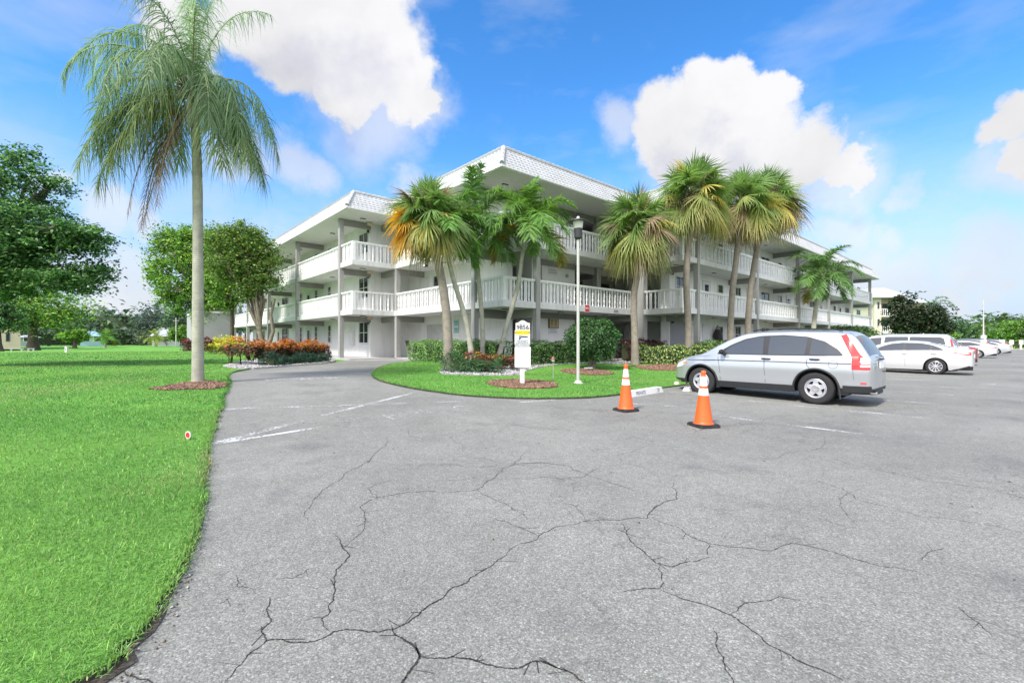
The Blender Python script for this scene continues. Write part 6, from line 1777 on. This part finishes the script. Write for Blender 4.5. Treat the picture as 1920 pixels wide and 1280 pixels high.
for i, (px, D, w, h, cols, lab) in enumerate((
  (1800, 125, 70, 46, G_far, 'dark rounded tree at the end of the lot, leftmost of the far row'),
  (1832, 130, 60, 40, G_far, 'grey green tree behind the far palm'),
  (1872, 120, 70, 48, GR, 'mid green tree right of the far palm'),
  (1905, 105, 90, 48, G_farb, 'bright yellow green tree near the right edge of the lot'),
  (1950, 100, 90, 46, GR, 'green tree cut by the right edge'),
  (1775, 85, 40, 34, G_farb, 'light green small tree just behind the magnolia'),
  (1890, 130, 80, 60, GR, 'tallest rounded green crown above the far hedge'),
  (2010, 95, 100, 60, GR, 'green tree beyond the right edge'))):
    bgtree(lab, px, D, w, h, cols, seed=30+i, n=90, per=36, lift=.45, shell=.38)
hedge('far_hedge', 'long clipped green hedge closing the end of the parking lot', 'hedge', [at(1800,93)[:2], at(1990,84)[:2]], 1.7, 1.6, 14, .4, G_farb+[(.05,.10,.03)], wob=.1)
sheet('kerb', [at(1840,84)[:2], at(1990,78)[:2], at(1990,80)[:2], at(1840,86)[:2]], .05, [mat('kerb_sand', (.50,.43,.36), .9)], skirt=.1)
x, y, _ = at(1844, 88); r = tag(empty('bare_pole', (x, y, 0)), 'tall pale pole with a white foot at the end of the lot', 'pole')
MB().tube([(0,0,0),(0,0,2.6)], .42, 10).build('foot', TRIM, r); MB().tube([(0,0,2.6),(0,0,9.4)], [.12,.05], 8).build('pole', mat('pole_wood', (.5,.48,.45)), r)
for px, lab, c in ((1896, 'pale sign post at the lot end, left of two', (.62,.55,.35)), (1914, 'pinkish sign post at the lot end, right of two', (.68,.55,.50))):
    x, y, _ = at(px, 78); r = tag(empty('lot_sign', (x, y, 0)), lab, 'sign', 'posts at the lot end')
    MB().box(-.16, .16, -.05, .05, 0, 1.2).build('post', mat('lot_post_%d' % px, c, .7), r); MB().box(-.38, .38, -.08, -.052, .9, 1.65).build('board', mat('lot_board', (.66,.64,.60), .7), r)
SKY_SAT = 1.33; SKY_STR = .12; SKY_TOP = .95; HORIZON_MIX = .95; HORIZON_COL = (1.9,2.25,2.9); CLOUD_EDGE = (2.0,2.05,2.5); CLOUD_CORE = (2.95,2.95,3.0)
SUN_E = 2.2; SUN_ANG = 8; EXPO = 1.38
SKY_TINT = (.86,.93,1.0)
BACK_FILL = (7.8,7.7,8.1)
# ================================================================== SKY, SUN, CAMERA
W_ = bpy.data.worlds.new('World'); bpy.context.scene.world = W_; W_.use_nodes = True
t = NT(W_)
SUN_EL, SUN_AZ = radians(50), atan2(-.78, -.62)     # direction towards the sun, in the ground plane
sk = t.n('ShaderNodeTexSky'); sk.sky_type = 'NISHITA'; sk.sun_disc = False; sk.sun_elevation = SUN_EL
sk.sun_rotation = (pi/2-SUN_AZ) % (2*pi); sk.altitude = 0; sk.air_density = 1.0; sk.dust_density = .6; sk.ozone_density = 2.0
hs = t.n('ShaderNodeHueSaturation', inp={'Hue': .50, 'Saturation': SKY_SAT, 'Value': 1.0}); t.link(sk.outputs[0], hs.inputs['Color'])
tc = t.n('ShaderNodeTexCoord').outputs['Generated']
nrm = t.n('ShaderNodeVectorMath', operation='NORMALIZE'); t.link(tc, nrm.inputs[0]); dvec = nrm.outputs[0]
sx = t.n('ShaderNodeSeparateXYZ'); t.link(dvec, sx.inputs[0])
nz = t.n('ShaderNodeTexNoise', inp={'Scale': 5.5, 'Detail': 9, 'Roughness': .62}); t.link(dvec, nz.inputs['Vector'])
wv = t.n('ShaderNodeVectorMath', operation='SUBTRACT'); t.link(nz.outputs['Color'], wv.inputs[0]); wv.inputs[1].default_value = (.5, .5, .5)
ws = t.n('ShaderNodeVectorMath', operation='SCALE'); t.link(wv.outputs[0], ws.inputs[0]); ws.inputs['Scale'].default_value = .17
wd = t.n('ShaderNodeVectorMath', operation='ADD'); t.link(dvec, wd.inputs[0]); t.link(ws.outputs[0], wd.inputs[1]); wdir = wd.outputs[0]
def pdir(px, py): return Vector(((px-960)/F, 1, (640-py)/F)).normalized()
def blobs(lst, wdir=wdir):
    cur = None
    for cx, cy, r in lst:
        c = pdir(cx, cy); e = pdir(cx+r, cy); e2 = pdir(cx, cy+r); rad = ((c-e).length+(c-e2).length)/2
        d = t.n('ShaderNodeVectorMath', operation='DISTANCE'); t.link(wdir, d.inputs[0]); d.inputs[1].default_value = c
        v = t.mapr(d.outputs['Value'], 0, rad, 1, 0); cur = v if cur is None else t.math('MAXIMUM', cur, v)
    return cur
TH = [(560,30,150),(680,40,150),(480,40,110),(740,150,90),(640,140,90),(785,195,50),(430,40,80),(540,110,90),(320,60,100),(350,150,60),
 (1335,160,75),(1445,160,55),(1385,145,60),(1260,235,90),(1380,250,120),(1500,290,95),(1595,310,60),(1440,310,80),(1270,290,60),(1340,310,70),
 (1925,215,70),(1960,300,80),
 (-300,200,260),(2300,150,300),(960,-500,300)]
thick = blobs(TH)
wisp = blobs([(1590,440,75),(1655,455,65),(545,320,75),(1165,250,75),(790,200,90),(200,385,75),(285,410,60),(590,325,60),(1905,320,110),(1700,350,70),(1690,375,60),(1550,435,60),(700,225,150),(1580,340,130),(1300,330,140),(1400,340,150),(430,300,90),(1840,500,120),(1700,520,110),(1620,500,80),(240,560,70),(150,520,70),(60,330,50),(760,330,60)])
det = t.noise(dvec, 16, 8, .6)
cov = t.math('ADD', thick, t.math('MULTIPLY_ADD', det, .34, -.17))
m1 = t.mapr(cov, .03, .36, 0, 1, True)
up_ = t.n('ShaderNodeVectorMath', operation='ADD'); t.link(wdir, up_.inputs[0]); up_.inputs[1].default_value = (0, 0, .085)
thick2 = blobs(TH, up_.outputs[0])
core = t.mapr(t.math('ADD', thick2, t.math('MULTIPLY_ADD', det, .5, -.25)), .25, .80, 1.0, .40, True)
covw = t.math('ADD', wisp, t.math('MULTIPLY_ADD', t.noise(dvec, 7, 7, .6), .9, -.45))
m2 = t.mapr(covw, .05, .75, 0, .62, True)
low = t.math('MULTIPLY', t.mapr(sx.outputs[2], .02, .36, 1, 0), t.mapr(t.noise(dvec, 9, 7, .6), .44, .62, 0, .80))
mk = t.n('ShaderNodeMapping'); mk.inputs['Scale'].default_value = (1.0, 1.0, 3.2); t.link(dvec, mk.inputs[0])
veil = t.mapr(t.noise(mk.outputs[0], 3.0, 6, .55), .48, .75, 0, .38)
m = t.math('MAXIMUM', m1, t.math('MAXIMUM', m2, t.math('MAXIMUM', low, veil)))
ccol = t.mix(core, CLOUD_EDGE, CLOUD_CORE)
shd = t.mapr(t.noise(wdir, 4.0, 5, .5), .35, .65, .86, 1.05)
cs_ = t.n('ShaderNodeVectorMath', operation='SCALE'); t.link(ccol, cs_.inputs[0]); t.link(shd, cs_.inputs['Scale'])
hz = t.mapr(sx.outputs[2], .0, .40, HORIZON_MIX, 0, True)
tn = t.mix(1.0, hs.outputs[0], SKY_TINT, 'MULTIPLY')
base = t.mix(hz, tn, HORIZON_COL)
up = t.mapr(sx.outputs[2], .1, .6, 1.0, SKY_TOP)
bs = t.n('ShaderNodeVectorMath', operation='SCALE'); t.link(base, bs.inputs[0]); t.link(up, bs.inputs['Scale'])
fin = t.mix(m, bs.outputs[0], cs_.outputs[0])
# sky behind the viewer brightened, out of view: added fill light for the facades
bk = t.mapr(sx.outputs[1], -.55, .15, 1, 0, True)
lit = t.mix(t.math('MULTIPLY', bk, t.mapr(sx.outputs[2], -.02, .25, 0, .85)), fin, BACK_FILL)
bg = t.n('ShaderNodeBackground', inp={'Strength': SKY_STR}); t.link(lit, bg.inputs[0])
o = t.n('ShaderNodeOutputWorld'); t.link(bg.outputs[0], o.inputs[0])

sl = bpy.data.lights.new('sun', 'SUN'); sl.energy = SUN_E; sl.angle = radians(SUN_ANG); sl.color = (1.0, .955, .89)
so = bpy.data.objects.new('sun', sl); C.objects.link(so)
d = Vector((cos(SUN_AZ)*cos(SUN_EL), sin(SUN_AZ)*cos(SUN_EL), sin(SUN_EL)))
so.rotation_euler = (-d).to_track_quat('-Z', 'Y').to_euler()

cam = bpy.data.cameras.new('camera'); cam.sensor_width = 36; cam.lens = 36*F/1920; cam.clip_start = .05; cam.clip_end = 9000
co = bpy.data.objects.new('camera', cam); C.objects.link(co); co.location = (0, 0, CAMZ); co.rotation_euler = (pi/2, 0, 0)
sc = bpy.context.scene; sc.camera = co
sc.view_settings.view_transform = 'Standard'; sc.view_settings.look = 'None'; sc.view_settings.exposure = EXPO; sc.view_settings.gamma = 1
sc.render.engine = 'CYCLES'; cy = sc.cycles
cy.use_denoising = True; cy.max_bounces = 7; cy.diffuse_bounces = 3; cy.glossy_bounces = 3; cy.transmission_bounces = 4; cy.transparent_max_bounces = 8
cy.caustics_reflective = False; cy.caustics_refractive = False
